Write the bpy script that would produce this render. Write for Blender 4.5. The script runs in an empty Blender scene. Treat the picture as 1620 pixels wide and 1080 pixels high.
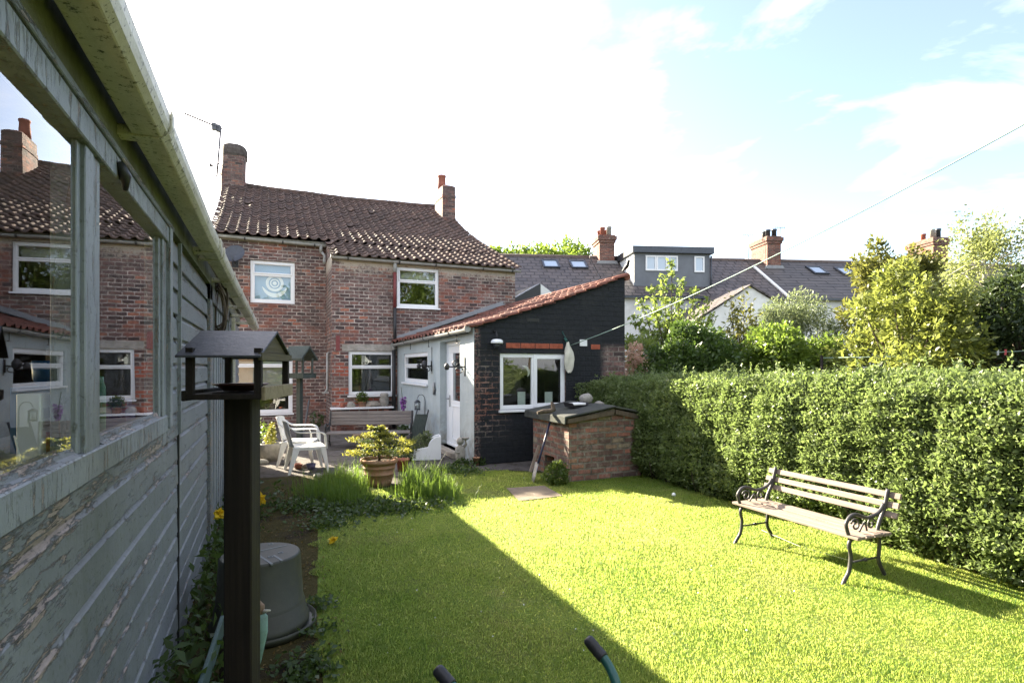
SUN_E, SKY_S, EXPO = 5.0, .085, 3.0
CL0, CL1, CLOUD = .45, .76, (4.6, 4.6, 4.75, 1)
TILT = .6
import bpy, bmesh, math, random
import numpy as np
from mathutils import Vector, Matrix
random.seed(7); RNG = np.random.default_rng(11)
C = bpy.context.scene.collection
R = math.radians
sin, cos, pi = math.sin, math.cos, math.pi
# ---------------------------------------------------------------- camera geometry (metres, house axes: X along the facade, Y away)
CH = 1.7; YAW = R(23.2); FPX = 900.0; CX = 810.0; HY = 580.0
FW = Vector((sin(YAW), cos(YAW), 0)); RT = Vector((cos(YAW), -sin(YAW), 0))
def ray(px, py): return FW + RT*((px-CX)/FPX) + Vector((0, 0, (HY-py)/FPX))
def atZ(px, py, z=0.0):
    d = ray(px, py); s = (z-CH)/d.z; return Vector((d.x*s, d.y*s, z))
def atY(px, py, Y):
    d = ray(px, py); s = Y/d.y; return Vector((d.x*s, Y, CH+d.z*s))
def atX(px, py, X):
    d = ray(px, py); s = X/d.x; return Vector((X, d.y*s, CH+d.z*s))
def atD(px, py, zc): 
    d = ray(px, py); return Vector((d.x*zc, d.y*zc, CH+d.z*zc))
def cam(xc, zc, z=0.0): 
    v = FW*zc + RT*xc; return Vector((v.x, v.y, z))
# ---------------------------------------------------------------- object helpers
def tag(o, label=None, cat=None, group=None, kind=None):
    if label: o['label'] = label
    if cat: o['category'] = cat
    if group: o['group'] = group
    if kind: o['kind'] = kind
    return o
def empty(name, loc=(0, 0, 0), rz=0.0):
    o = bpy.data.objects.new(name, None); C.objects.link(o); o.location = loc; o.rotation_euler = (0, 0, rz)
    o.empty_display_size = .1
    return o
def thing(name, label, cat, loc=(0, 0, 0), rz=0.0, group=None):
    return tag(empty(name, loc, rz), label, cat, group)
def dup(root, loc=None, rz=None, label=None):
    r = root.copy(); C.objects.link(r)
    if loc is not None: r.location = loc
    if rz is not None: r.rotation_euler = (0, 0, rz)
    if label: r['label'] = label
    for ch in list(root.children):
        c = ch.copy(); C.objects.link(c); c.parent = r
        for g in list(ch.children):
            d = g.copy(); C.objects.link(d); d.parent = c
    return r
def V3(v): return Vector(v)
class MB:
    def __init__(s): s.v = []; s.f = []; s.sm = []
    def add(s, vs, fs, smooth=False):
        b = len(s.v); s.v += [tuple(v) for v in vs]
        for f in fs: s.f.append(tuple(i+b for i in f)); s.sm.append(smooth)
        return s
    def box(s, x0, x1, y0, y1, z0, z1):
        return s.boxv((0, 0, 0), (1, 0, 0), (0, 1, 0), (0, 0, 1), x0, x1, y0, y1, z0, z1)
    def boxv(s, o, U, V, N, u0, u1, v0, v1, n0, n1):
        o, U, V, N = V3(o), V3(U), V3(V), V3(N); vs = []
        for n in (n0, n1):
            for (u, v) in ((u0, v0), (u1, v0), (u1, v1), (u0, v1)): vs.append(o+U*u+V*v+N*n)
        fs = [(3, 2, 1, 0), (4, 5, 6, 7), (0, 1, 5, 4), (1, 2, 6, 5), (2, 3, 7, 6), (3, 0, 4, 7)]
        if U.cross(V).dot(N) < 0: fs = [f[::-1] for f in fs]
        return s.add(vs, fs)
    def bar(s, a, b, w, h, up=(0, 0, 1)):
        a, b = V3(a), V3(b); d = b-a; L = d.length; d.normalize(); up = V3(up)
        if abs(d.dot(up)) > .98: up = V3((0, 1, 0))
        u = d.cross(up).normalized(); n = u.cross(d)
        return s.boxv(a, d, u, n, 0, L, -w/2, w/2, -h/2, h/2)
    def tube(s, pts, r, n=8, cap=True, closed=False):
        pts = [V3(p) for p in pts]; k = len(pts)
        rr = r if isinstance(r, (list, tuple)) else [r]*k
        vs = []; prev = None
        for i, p in enumerate(pts):
            if closed: d = pts[(i+1) % k]-pts[i-1]
            else: d = pts[min(i+1, k-1)]-pts[max(i-1, 0)]
            if d.length < 1e-9: d = V3((0, 0, 1))
            d.normalize()
            if prev is None:
                a = V3((0, 0, 1)) if abs(d.z) < .9 else V3((1, 0, 0)); u = d.cross(a).normalized()
            else:
                u = (prev-d*prev.dot(d)); u = u.normalized() if u.length > 1e-6 else d.orthogonal().normalized()
            prev = u; w = d.cross(u)
            for j in range(n):
                t = 2*pi*j/n; vs.append(p+(u*cos(t)+w*sin(t))*rr[i])
        fs = []
        for i in range(k if closed else k-1):
            for j in range(n):
                i2 = (i+1) % k
                fs.append((i*n+j, i*n+(j+1) % n, i2*n+(j+1) % n, i2*n+j))
        s.add(vs, fs, True)
        if cap and not closed:
            b = len(s.v)-len(vs)
            s.f.append(tuple(b+j for j in range(n))[::-1]); s.sm.append(False)
            s.f.append(tuple(b+(k-1)*n+j for j in range(n))); s.sm.append(False)
        return s
    def lathe(s, prof, c=(0, 0, 0), n=24, sx=1, sy=1, jit=0):
        c = V3(c); vs = []; k = len(prof)
        for (r, z) in prof:
            for j in range(n):
                t = 2*pi*j/n; q = r*(1+random.uniform(-jit, jit)); vs.append(c+V3((q*cos(t)*sx, q*sin(t)*sy, z)))
        fs = [(i*n+j, i*n+(j+1) % n, (i+1)*n+(j+1) % n, (i+1)*n+j) for i in range(k-1) for j in range(n)]
        s.add(vs, fs, True); b = len(s.v)-len(vs)
        if prof[0][0] > 1e-4: s.f.append(tuple(b+j for j in range(n))[::-1]); s.sm.append(False)
        if prof[-1][0] > 1e-4: s.f.append(tuple(b+(k-1)*n+j for j in range(n))); s.sm.append(False)
        return s
    def prism(s, poly, o, U, V, N, n0, n1):
        o, U, V, N = V3(o), V3(U), V3(V), V3(N); k = len(poly)
        vs = [o+U*a+V*b+N*n0 for a, b in poly]+[o+U*a+V*b+N*n1 for a, b in poly]
        fs = [tuple(range(k))[::-1], tuple(range(k, 2*k))]+[(i, (i+1) % k, k+(i+1) % k, k+i) for i in range(k)]
        ar = sum(poly[i][0]*poly[(i+1) % k][1]-poly[(i+1) % k][0]*poly[i][1] for i in range(k))
        if (ar > 0) != (U.cross(V).dot(N) > 0): fs = [f[::-1] for f in fs]
        return s.add(vs, fs)
    def sweep(s, prof, path, up=(0, 0, 1), smooth=False, closed=True, cap=True):
        path = [V3(p) for p in path]; up = V3(up); k = len(prof); vs = []
        for i, p in enumerate(path):
            d = (path[min(i+1, len(path)-1)]-path[max(i-1, 0)]).normalized()
            u = d.cross(up).normalized()
            for a, b in prof: vs.append(p+u*a+up*b)
        m = k if closed else k-1
        fs = [(i*k+j, (i+1)*k+j, (i+1)*k+(j+1) % k, i*k+(j+1) % k) for i in range(len(path)-1) for j in range(m)]
        s.add(vs, fs, smooth)
        if cap and closed:
            b = len(s.v)-len(vs)
            s.f.append(tuple(b+j for j in range(k))); s.sm.append(False)
            s.f.append(tuple(b+(len(path)-1)*k+j for j in range(k))[::-1]); s.sm.append(False)
        return s
    def wall(s, o, U, N, W, H, holes, depth):
        """front face with openings and their reveals"""
        o, U, N = V3(o), V3(U), V3(N); Z = V3((0, 0, 1))
        us = sorted({0, W, *[h[0] for h in holes], *[h[1] for h in holes]}); vz = sorted({0, H, *[h[2] for h in holes], *[h[3] for h in holes]})
        flip = U.cross(Z).dot(N) < 0
        def q(a, b, c, d): s.add([a, b, c, d], [(3, 2, 1, 0) if flip else (0, 1, 2, 3)])
        for i in range(len(us)-1):
            for j in range(len(vz)-1):
                cu, cv = (us[i]+us[i+1])/2, (vz[j]+vz[j+1])/2
                if any(h[0] < cu < h[1] and h[2] < cv < h[3] for h in holes): continue
                q(o+U*us[i]+Z*vz[j], o+U*us[i+1]+Z*vz[j], o+U*us[i+1]+Z*vz[j+1], o+U*us[i]+Z*vz[j+1])
        for (a, b, c, d) in holes:
            k = -N*depth; p = [o+U*a+Z*c, o+U*b+Z*c, o+U*b+Z*d, o+U*a+Z*d]
            for i in range(4):
                p0, p1 = p[i], p[(i+1) % 4]; q(p1, p0, p0+k, p1+k)
        return s
    def build(s, name, mat, parent=None, bevel=0, seg=1, loc=None):
        me = bpy.data.meshes.new(name); me.from_pydata(s.v, [], s.f); me.update()
        me.polygons.foreach_set('use_smooth', s.sm)
        uv = me.uv_layers.new(name='UVMap'); co = np.array(s.v, dtype=np.float64)
        dat = np.zeros(len(me.loops)*2)
        for p in me.polygons:
            n = p.normal; ax, ay, az = abs(n.x), abs(n.y), abs(n.z)
            for li in p.loop_indices:
                c = co[me.loops[li].vertex_index]
                if az >= ax and az >= ay: a, b = c[0], c[1]
                elif ay >= ax: a, b = c[0], c[2]
                else: a, b = c[1], c[2]
                dat[2*li] = a; dat[2*li+1] = b
        uv.data.foreach_set('uv', dat)
        me.materials.append(mat)
        o = bpy.data.objects.new(name, me); C.objects.link(o)
        if parent: o.parent = parent
        if loc is not None: o.location = loc
        if bevel:
            m = o.modifiers.new('bevel', 'BEVEL'); m.width = bevel; m.segments = seg; m.limit_method = 'ANGLE'; m.angle_limit = R(40)
        return o
def npmesh(name, verts, faces, mat, parent=None, smooth=False):
    """many equal faces from numpy arrays"""
    me = bpy.data.meshes.new(name); nv, nf, k = len(verts), len(faces), faces.shape[1]
    me.vertices.add(nv); me.vertices.foreach_set('co', verts.astype(np.float32).ravel())
    me.loops.add(nf*k); me.loops.foreach_set('vertex_index', faces.astype(np.int32).ravel())
    me.polygons.add(nf); me.polygons.foreach_set('loop_start', np.arange(0, nf*k, k, dtype=np.int32))
    if smooth: me.polygons.foreach_set('use_smooth', np.ones(nf, dtype=bool))
    me.update(calc_edges=True); me.materials.append(mat)
    o = bpy.data.objects.new(name, me); C.objects.link(o)
    if parent: o.parent = parent
    return o
def leaf_geo(P, size, aspect=.5, up=.35, nrm=None, vary=.4, fold=.12):
    """diamond leaves at points P (n,3)"""
    n = len(P); d = RNG.normal(size=(n, 3)); d[:, 2] += up*0
    if nrm is not None: d = d*.8+nrm
    d /= np.linalg.norm(d, axis=1)[:, None]+1e-9
    q = RNG.normal(size=(n, 3)); q[:, 2] += up*2
    w = np.cross(d, q); w /= np.linalg.norm(w, axis=1)[:, None]+1e-9
    nn = np.cross(w, d)
    L = (size*(1+vary*RNG.uniform(-1, 1, n)))[:, None] if np.isscalar(size) else (size*(1+vary*RNG.uniform(-1, 1, n)))[:, None]
    a = P; b = P+d*L*.45+w*L*aspect*.5+nn*L*fold; c = P+d*L; e = P+d*L*.45-w*L*aspect*.5+nn*L*fold
    v = np.stack([a, b, c, e], 1).reshape(-1, 3); f = np.arange(4*n).reshape(n, 4)
    return v, f
def leaves(name, P, size, mat, parent=None, **k):
    v, f = leaf_geo(np.asarray(P), size, **k); return npmesh(name, v, f, mat, parent)
# ---------------------------------------------------------------- materials
class NT:
    def __init__(s, name):
        s.m = bpy.data.materials.new(name); s.m.use_nodes = True; s.t = s.m.node_tree
        s.t.nodes.clear(); s.out = s.t.nodes.new('ShaderNodeOutputMaterial')
    def n(s, typ, ins=None, **pr):
        nd = s.t.nodes.new('ShaderNode'+typ)
        for k, v in pr.items(): setattr(nd, k, v)
        for k, v in (ins or {}).items():
            sk = nd.inputs[k]
            if hasattr(v, 'is_output') or isinstance(v, bpy.types.NodeSocket): s.t.links.new(v, sk)
            else: sk.default_value = v
        return nd
    def uv(s): return s.n('UVMap').outputs[0]
    def obj(s): return s.n('TexCoord').outputs['Object']
    def map(s, vec, scale=(1, 1, 1), loc=(0, 0, 0), rot=(0, 0, 0)):
        return s.n('Mapping', {'Vector': vec, 'Scale': scale, 'Location': loc, 'Rotation': rot}).outputs[0]
    def noise(s, vec, scale, detail=4, rough=.6, out=0, dist=0):
        return s.n('TexNoise', {'Vector': vec, 'Scale': scale, 'Detail': detail, 'Roughness': rough, 'Distortion': dist}).outputs[out]
    def ramp(s, fac, stops, interp='LINEAR'):
        r = s.n('ValToRGB', {'Fac': fac}); r.color_ramp.interpolation = interp; e = r.color_ramp.elements
        while len(e) < len(stops): e.new(.5)
        for i, (p, c) in enumerate(stops):
            e[i].position = p; e[i].color = (c, c, c, 1) if not isinstance(c, (tuple, list)) else (*c, 1)
        return r.outputs[0]
    def mix(s, f, a, b, bt='MIX'):
        nd = s.n('Mix', data_type='RGBA', blend_type=bt)
        for k, v in ((0, f), (6, a), (7, b)):
            if isinstance(v, bpy.types.NodeSocket): s.t.links.new(v, nd.inputs[k])
            else: nd.inputs[k].default_value = v if k == 0 else (*v, 1)
        return nd.outputs[2]
    def math(s, op, a, b=0.0, c=0.0):
        nd = s.n('Math', operation=op)
        for k, v in ((0, a), (1, b), (2, c)):
            if isinstance(v, bpy.types.NodeSocket): s.t.links.new(v, nd.inputs[k])
            else: nd.inputs[k].default_value = v
        return nd.outputs[0]
    def bump(s, h, dist=.01, strength=1.0, normal=None):
        i = {'Height': h, 'Distance': dist, 'Strength': strength}
        if normal is not None: i['Normal'] = normal
        return s.n('Bump', i).outputs[0]
    def pr(s, col, rough=.7, normal=None, metal=0.0, spec=.5, **k):
        i = {'Base Color': col if isinstance(col, bpy.types.NodeSocket) else (*col, 1), 'Roughness': rough, 'Metallic': metal, 'Specular IOR Level': spec}
        if normal is not None: i['Normal'] = normal
        i.update(k)
        return s.n('BsdfPrincipled', i).outputs[0]
    def done(s, sh): s.t.links.new(sh, s.out.inputs[0]); return s.m
def plain(name, col, rough=.6, var=.15, scale=6, bump=.002, metal=0, spec=.4, dirt=None, dscale=2.5, damt=.5, bscale=40):
    t = NT(name); o = t.obj(); nz = t.noise(o, scale, 5)
    c = t.mix(t.ramp(nz, [(.3, 0), (.7, 1)]), tuple(x*(1-var) for x in col), tuple(min(1, x*(1+var)) for x in col))
    if dirt: c = t.mix(t.math('MULTIPLY', t.ramp(t.noise(o, dscale, 6, .7), [(.45, 0), (.7, 1)]), damt), c, dirt)
    b = t.bump(t.noise(o, bscale, 4), bump) if bump else None
    return t.done(t.pr(c, rough, b, metal, spec))
def leafmat(name, c1, c2, trans=.45, rough=.45, clump=3.0, tcol=None, spec=.35):
    t = NT(name); g = t.n('NewGeometry'); o = t.obj()
    f = t.math('ADD', t.math('MULTIPLY', g.outputs['Random Per Island'], .6), t.math('MULTIPLY', t.ramp(t.noise(o, clump, 3), [(.3, 0), (.7, 1)]), .4))
    c = t.mix(f, c1, c2)
    tc = t.mix(.5, c, tcol or tuple(min(1, x*1.6) for x in c2))
    p = t.pr(c, rough, None, 0, spec); tr = t.n('BsdfTranslucent', {'Color': tc}).outputs[0]
    m = t.n('MixShader', {0: trans}); t.t.links.new(p, m.inputs[1]); t.t.links.new(tr, m.inputs[2])
    return t.done(m.outputs[0])
def brickmat(name, stops, mortar, bw=.25, bh=.096, ms=.013, pale=.35, black=None, moss=0, bumpd=.012, limes=False):
    t = NT(name); uv = t.uv()
    wob = t.n('VectorMath', {0: t.noise(uv, 9, 2, .5, 1), 1: (.5, .5, .5)}, operation='SUBTRACT').outputs[0]
    wob = t.n('VectorMath', {0: wob, 'Scale': .026}, operation='SCALE').outputs[0]
    u2 = t.n('VectorMath', {0: uv, 1: wob}, operation='ADD').outputs[0]
    b = t.n('TexBrick', {'Vector': u2, 'Color1': (0, 0, 0, 1), 'Color2': (1, 1, 1, 1), 'Mortar': (.5, .5, .5, 1), 'Scale': 1.0, 'Mortar Size': ms, 'Mortar Smooth': .25, 'Bias': 0.0, 'Brick Width': bw, 'Row Height': bh})
    c = t.ramp(b.outputs[0], stops)
    n1 = t.noise(u2, 14, 6, .7); n2 = t.noise(uv, 1.1, 4, .6); n3 = t.noise(uv, 55, 3, .7)
    c = t.mix(t.math('MULTIPLY', t.ramp(n1, [(.38, 0), (.7, 1)]), .7), c, (.04, .028, .027))
    c = t.mix(t.math('MULTIPLY', t.ramp(n3, [(.55, 0), (.8, 1)]), .35), c, (.3, .2, .16))
    mc = t.mix(t.ramp(t.noise(uv, 6, 6, .75), [(.36, 0), (.62, 1)]), mortar, tuple(x*.28 for x in mortar))
    c = t.mix(b.outputs[1], c, mc)
    pm = t.math('MULTIPLY', t.math('MULTIPLY', t.ramp(t.noise(uv, 1.2, 5, .65), [(.46, 0), (.66, 1)]), t.ramp(t.noise(uv, 11, 6, .8), [(.46, 0), (.60, 1)])), pale*2)
    c = t.mix(pm, c, (.36, .30, .26))
    og = t.math('MULTIPLY', t.math('MULTIPLY', t.ramp(t.noise(t.map(uv, (1, 1, 1), (7, 3, 0)), .8, 4, .6), [(.52, 0), (.66, 1)]), t.ramp(b.outputs[0], [(.3, 0), (.5, 1)])), .6)
    c = t.mix(og, c, (.26, .075, .042))
    c = t.mix(t.math('MULTIPLY', t.ramp(n2, [(.42, 0), (.66, 1)]), .45), c, (.06, .045, .043))
    if limes:   # old limewash under the gutters, orange patch and flaked paint round the kitchen window
        sx = t.n('SeparateXYZ', {0: uv}); u, v = sx.outputs[0], sx.outputs[1]
        def rg(val, a, bb): return t.n('MapRange', {0: val, 1: a, 2: bb, 3: 0.0, 4: 1.0}, clamp=True).outputs[0]
        wn = t.noise(uv, 3.0, 6, .75); wf = t.noise(uv, 16, 5, .75)
        band = t.math('MULTIPLY', t.math('MULTIPLY', rg(v, 3.95, 4.5), rg(u, 1.6, 1.75)), rg(v, 4.75, 4.7))
        lm = t.ramp(t.math('ADD', t.math('MULTIPLY', band, .30), t.math('ADD', t.math('MULTIPLY', wn, .6), t.math('MULTIPLY', wf, .4))), [(.66, 0), (.76, 1)])
        c = t.mix(t.math('MULTIPLY', t.math('MULTIPLY', lm, band), .85), c, (.50, .44, .36))
        kb = t.math('MULTIPLY', t.math('MULTIPLY', rg(u, 1.5, 1.75), rg(u, 3.3, 2.6)), t.math('MULTIPLY', rg(v, 2.1, 1.7), rg(v, .3, .6)))
        c = t.mix(t.math('MULTIPLY', t.math('MULTIPLY', kb, t.ramp(b.outputs[0], [(.35, 0), (.5, 1)])), t.math('MULTIPLY', t.math('SUBTRACT', 1.0, b.outputs[1]), .8)), c, (.33, .085, .05))
        fl = t.ramp(t.math('ADD', t.math('MULTIPLY', wf, .6), t.math('MULTIPLY', wn, .4)), [(.60, 0), (.64, 1)])
        c = t.mix(t.math('MULTIPLY', t.math('MULTIPLY', fl, kb), .8), c, (.55, .52, .48))
    if moss: c = t.mix(t.math('MULTIPLY', t.ramp(t.noise(uv, 3.1, 6, .7), [(.5, 0), (.68, 1)]), moss), c, (.09, .085, .05))
    ht = t.math('ADD', t.math('MULTIPLY', b.outputs[1], -1.0), t.math('MULTIPLY', n1, .5))
    rough = .85
    if black:
        sx = t.n('SeparateXYZ', {0: uv}); u, v = sx.outputs[0], sx.outputs[1]
        def step(val, a, bb): return t.n('MapRange', {0: val, 1: a, 2: bb, 3: 0.0, 4: 1.0}, clamp=True).outputs[0]
        wn = t.noise(uv, 5, 6, .75); wn2 = t.noise(uv, 22, 4, .7)
        # exposed corner right, worn strip left, scattered nicks
        m1 = t.math('MULTIPLY', step(u, 5.82, 6.0), t.math('MULTIPLY', step(v, 2.16, 2.06), step(v, .6, .9)))
        m1 = t.math('MULTIPLY', m1, t.ramp(wn2, [(.28, 0), (.45, 1)]))
        m2 = t.math('MULTIPLY', t.math('MULTIPLY', step(u, 4.05, 3.5), step(v, 2.05, 1.5)), t.math('MULTIPLY', step(v, .35, .7), .9))
        m2 = t.math('MULTIPLY', m2, t.ramp(t.math('ADD', t.math('ADD', t.math('MULTIPLY', wn, .55), t.math('MULTIPLY', wn2, .45)), t.math('MULTIPLY', b.outputs[1], .10)), [(.54, 0), (.60, 1)]))
        m3 = t.math('MULTIPLY', t.ramp(t.math('ADD', t.math('MULTIPLY', wn2, .5), t.math('MULTIPLY', wn, .5)), [(.62, 0), (.68, 1)]), .5)
        m4 = t.math('MULTIPLY', step(u, 3.42, 3.34), t.ramp(wn2, [(.45, 0), (.55, 1)]))
        m = t.math('MAXIMUM', t.math('MAXIMUM', m1, m2), t.math('MAXIMUM', m3, m4))
        pc = t.mix(t.ramp(n1, [(.3, 0), (.8, 1)]), black, tuple(x*1.9 for x in black))
        pc = t.mix(t.math('MULTIPLY', t.ramp(t.noise(uv, 1.7, 5), [(.5, 0), (.7, 1)]), .5), pc, (.035, .035, .034))
        c = t.mix(m, pc, c); rough = t.n('MapRange', {0: m, 3: .75, 4: .9}).outputs[0]
    return t.done(t.pr(c, rough, t.bump(ht, bumpd), 0, .25))
BR = [(0, (.055, .042, .042)), (.18, (.11, .068, .064)), (.34, (.22, .125, .11)), (.48, (.075, .052, .052)), (.62, (.27, .155, .135)), (.76, (.13, .078, .072)), (.9, (.31, .15, .11)), (1, (.42, .16, .10))]
BRO = [(0, (.09, .045, .038)), (.3, (.22, .08, .055)), (.6, (.29, .11, .075)), (.8, (.15, .06, .05)), (1, (.36, .15, .09))]
BRB = [(0, (.10, .068, .06)), (.22, (.28, .14, .11)), (.4, (.44, .17, .12)), (.55, (.10, .065, .06)), (.7, (.26, .12, .09)), (.9, (.40, .17, .095)), (1, (.38, .32, .22))]
MAT = {}
MAT['brick'] = brickmat('old_brick', BR, (.52, .45, .40), ms=.0145, limes=True)
MAT['brick_bunker'] = brickmat('bunker_brick', BRB, (.30, .26, .21), bw=.235, bh=.088, ms=.017, pale=.4, moss=.2, bumpd=.016)
MAT['brick_stack'] = brickmat('stack_brick', BR, (.27, .22, .19), bw=.25, bh=.096, pale=.2)
MAT['brick_orange'] = brickmat('orange_brick', BRO, (.3, .24, .19), bw=.25, bh=.09, pale=.2)
MAT['brick_black'] = brickmat('black_painted_brick', BR, (.36, .31, .27), bw=.25, bh=.095, black=(.012, .0135, .016), bumpd=.03)
def tilemat(name, base, dark, moss, w, row):
    t = NT(name); o = t.obj(); g = t.n('NewGeometry')
    c = t.mix(g.outputs['Random Per Island'], base, dark)
    c = t.mix(t.math('MULTIPLY', t.ramp(t.noise(o, 5, 6, .75), [(.42, 0), (.68, 1)]), .75), c, moss)
    c = t.mix(t.math('MULTIPLY', t.ramp(t.noise(o, 60, 3), [(.55, 0), (.75, 1)]), .4), c, tuple(x*1.9 for x in base))
    return t.done(t.pr(c, .85, t.bump(t.noise(o, 90, 4), .003), 0, .2))
MAT['pantile'] = tilemat('dark_pantile', (.125, .078, .062), (.075, .052, .046), (.055, .048, .04), .33, .36)
MAT['pantile_red'] = tilemat('red_pantile', (.17, .062, .045), (.11, .05, .04), (.085, .055, .045), .3, .36)
def slatemat(name, c1, c2, w, h, line):
    t = NT(name); uv = t.uv()
    b = t.n('TexBrick', {'Vector': uv, 'Color1': (*c1, 1), 'Color2': (*c2, 1), 'Mortar': (*line, 1), 'Scale': 1.0, 'Mortar Size': .045, 'Mortar Smooth': .6, 'Brick Width': w, 'Row Height': h})
    c = t.mix(t.math('MULTIPLY', t.ramp(t.noise(uv, 1.3, 6, .7), [(.4, 0), (.7, 1)]), .5), b.outputs[0], tuple(x*1.5 for x in c2))
    ht = t.math('MULTIPLY', b.outputs[1], -1)
    return t.done(t.pr(c, .6, t.bump(ht, .05), 0, .3))
MAT['slate'] = slatemat('grey_slate', (.055, .05, .052), (.085, .075, .072), .45, .34, (.02, .02, .02))
MAT['slate_brown'] = slatemat('brown_slate', (.06, .052, .052), (.10, .083, .078), .5, .36, (.022, .02, .02))
MAT['conc_tile'] = slatemat('ribbed_concrete_tile', (.06, .055, .055), (.085, .075, .07), 1.8, .33, (.018, .016, .016))
def rendermat():
    t = NT('grey_green_render'); o = t.obj()
    c = t.mix(t.ramp(t.noise(o, 1.6, 6, .7), [(.35, 0), (.7, 1)]), (.33, .375, .39), (.42, .465, .475))
    c = t.mix(t.math('MULTIPLY', t.ramp(t.noise(t.map(o, (7, 7, .9)), 1.0, 5, .7), [(.52, 0), (.72, 1)]), .45), c, (.24, .27, .25))
    sx = t.n('SeparateXYZ', {0: o}); low = t.n('MapRange', {0: sx.outputs[2], 1: .9, 2: .05, 3: 0.0, 4: 1.0}).outputs[0]
    c = t.mix(t.math('MULTIPLY', low, t.ramp(t.noise(o, 4, 6, .75), [(.44, 0), (.6, 1)])), c, (.22, .2, .16))
    return t.done(t.pr(c, .85, t.bump(t.noise(o, 30, 5), .006), 0, .25))
MAT['render'] = rendermat()
MAT['white_render'] = plain('white_render', (.66, .66, .64), .9, .08, 1.5, .004, 0, .2, (.34, .33, .30), .9, .5)
MAT['grey_render'] = plain('dark_grey_render', (.14, .15, .165), .85, .12, 2, .004)
MAT['upvc'] = plain('white_upvc', (.78, .79, .81), .3, .03, 3, 0, 0, .5, (.5, .5, .46), 3, .25)
MAT['gutter_grey'] = plain('grey_gutter', (.30, .30, .29), .55, .15, 5, .001, 0, .4, (.16, .16, .12), 6, .6)
MAT['iron'] = plain('black_iron', (.018, .018, .02), .5, .2, 30, .001, 0, .5)
MAT['pipe_red'] = plain('red_downpipe', (.16, .035, .035), .5, .2, 12, .001)
MAT['lead'] = plain('lead_flashing', (.22, .225, .235), .6, .15, 6, .003)
MAT['stone'] = plain('grey_stone', (.30, .28, .25), .9, .25, 8, .01, 0, .2, (.13, .13, .09), 6, .5)
MAT['concrete'] = plain('concrete', (.30, .265, .225), .9, .2, 5, .006, 0, .2, (.14, .13, .09), 7, .55)
MAT['terracotta'] = plain('terracotta', (.36, .19, .115), .85, .15, 7, .003, 0, .2, (.42, .33, .25), 5, .5)
MAT['pot_clay'] = plain('chimney_pot_clay', (.26, .09, .06), .85, .15, 6, .003)
MAT['soil'] = plain('soil', (.05, .036, .024), .95, .3, 20, .02, 0, .1)
MAT['felt'] = plain('roof_felt', (.05, .052, .05), .95, .25, 12, .006, 0, .15, (.085, .09, .06), 4, .6)
MAT['metal_dark'] = plain('dark_metal', (.05, .055, .065), .4, .2, 12, .001, .5, .5)
MAT['steel'] = plain('worn_steel', (.25, .26, .28), .45, .25, 12, .002, .7, .5)
MAT['aerial'] = plain('aerial_grey', (.09, .09, .1), .5, .1, 10, 0, .3)
MAT['cloth'] = plain('cream_cloth', (.55, .53, .45), .95, .12, 9, .004)
MAT['pvc_line'] = plain('pale_green_line', (.26, .36, .30), .5, .1, 10, 0)
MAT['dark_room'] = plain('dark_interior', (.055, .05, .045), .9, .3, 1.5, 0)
MAT['blind'] = plain('pale_blue_blind', (.26, .40, .56), .8, .05, 3, 0)
MAT['blind_white'] = plain('pale_emblem', (.9, .92, .92), .8, .04, 3, 0)
MAT['net'] = plain('grey_net_curtain', (.34, .34, .30), .9, .12, 5, .004)
MAT['paper'] = plain('pale_card', (.55, .62, .58), .8, .06, 5, 0)
def glassmat(name, tint=.8, boost=1.35, base=.03):
    t = NT(name); fr = t.n('Fresnel', {'IOR': 1.5}).outputs[0]
    f = t.n('MapRange', {0: t.math('MULTIPLY_ADD', fr, boost, base), 1: 0.0, 2: 1.0, 3: 0.0, 4: .95}).outputs[0]
    f = t.math('MULTIPLY', f, t.math('SUBTRACT', 1.0, t.n('NewGeometry').outputs['Backfacing']))
    nz = t.bump(t.noise(t.obj(), 1.6, 2), .0007)
    gl = t.n('BsdfGlossy', {'Color': (.95, .97, 1, 1), 'Roughness': .0, 'Normal': nz}).outputs[0]
    tr = t.n('BsdfTransparent', {'Color': (tint, tint*1.02, tint, 1)}).outputs[0]
    m = t.n('MixShader', {0: f}); t.t.links.new(tr, m.inputs[1]); t.t.links.new(gl, m.inputs[2])
    return t.done(m.outputs[0])
MAT['glass'] = glassmat('window_glass', .9, 2.0, .03)
MAT['glass_shed'] = glassmat('old_shed_glass', .97, 1.55, .01)
def oldwood(name, c1, c2, axis='X', rough=.8, spec=.25):
    t = NT(name); o = t.obj(); sc = {'X': (1.5, 45, 45), 'Y': (45, 1.5, 45), 'Z': (45, 45, 1.5)}[axis]
    nz = t.noise(t.map(o, sc), 1, 5, .65)
    c = t.mix(t.ramp(nz, [(.3, 0), (.7, 1)]), c1, c2)
    c = t.mix(t.math('MULTIPLY', t.ramp(t.noise(o, 3, 5), [(.5, 0), (.7, 1)]), .4), c, tuple(x*.5 for x in c1))
    return t.done(t.pr(c, rough, t.bump(nz, .004), 0, spec))
MAT['bench_wood'] = oldwood('weathered_bench_wood', (.30, .235, .19), (.46, .37, .31), 'Y')
MAT['bench_wood_x'] = oldwood('grey_bench_wood', (.15, .13, .12), (.25, .22, .2), 'X')
MAT['dark_wood'] = oldwood('dark_stained_wood', (.008, .006, .005), (.022, .016, .012), 'Z', .7)
MAT['pale_wood'] = oldwood('weathered_rail_wood', (.16, .13, .085), (.26, .21, .14), 'X')
MAT['fence_wood'] = oldwood('brown_fence_wood', (.15, .10, .07), (.24, .17, .12), 'X')
MAT['bark'] = oldwood('bark', (.06, .045, .032), (.13, .10, .075), 'Z', .95)
MAT['bark_birch'] = oldwood('birch_bark', (.30, .27, .24), (.5, .47, .44), 'X', .9)
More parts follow.
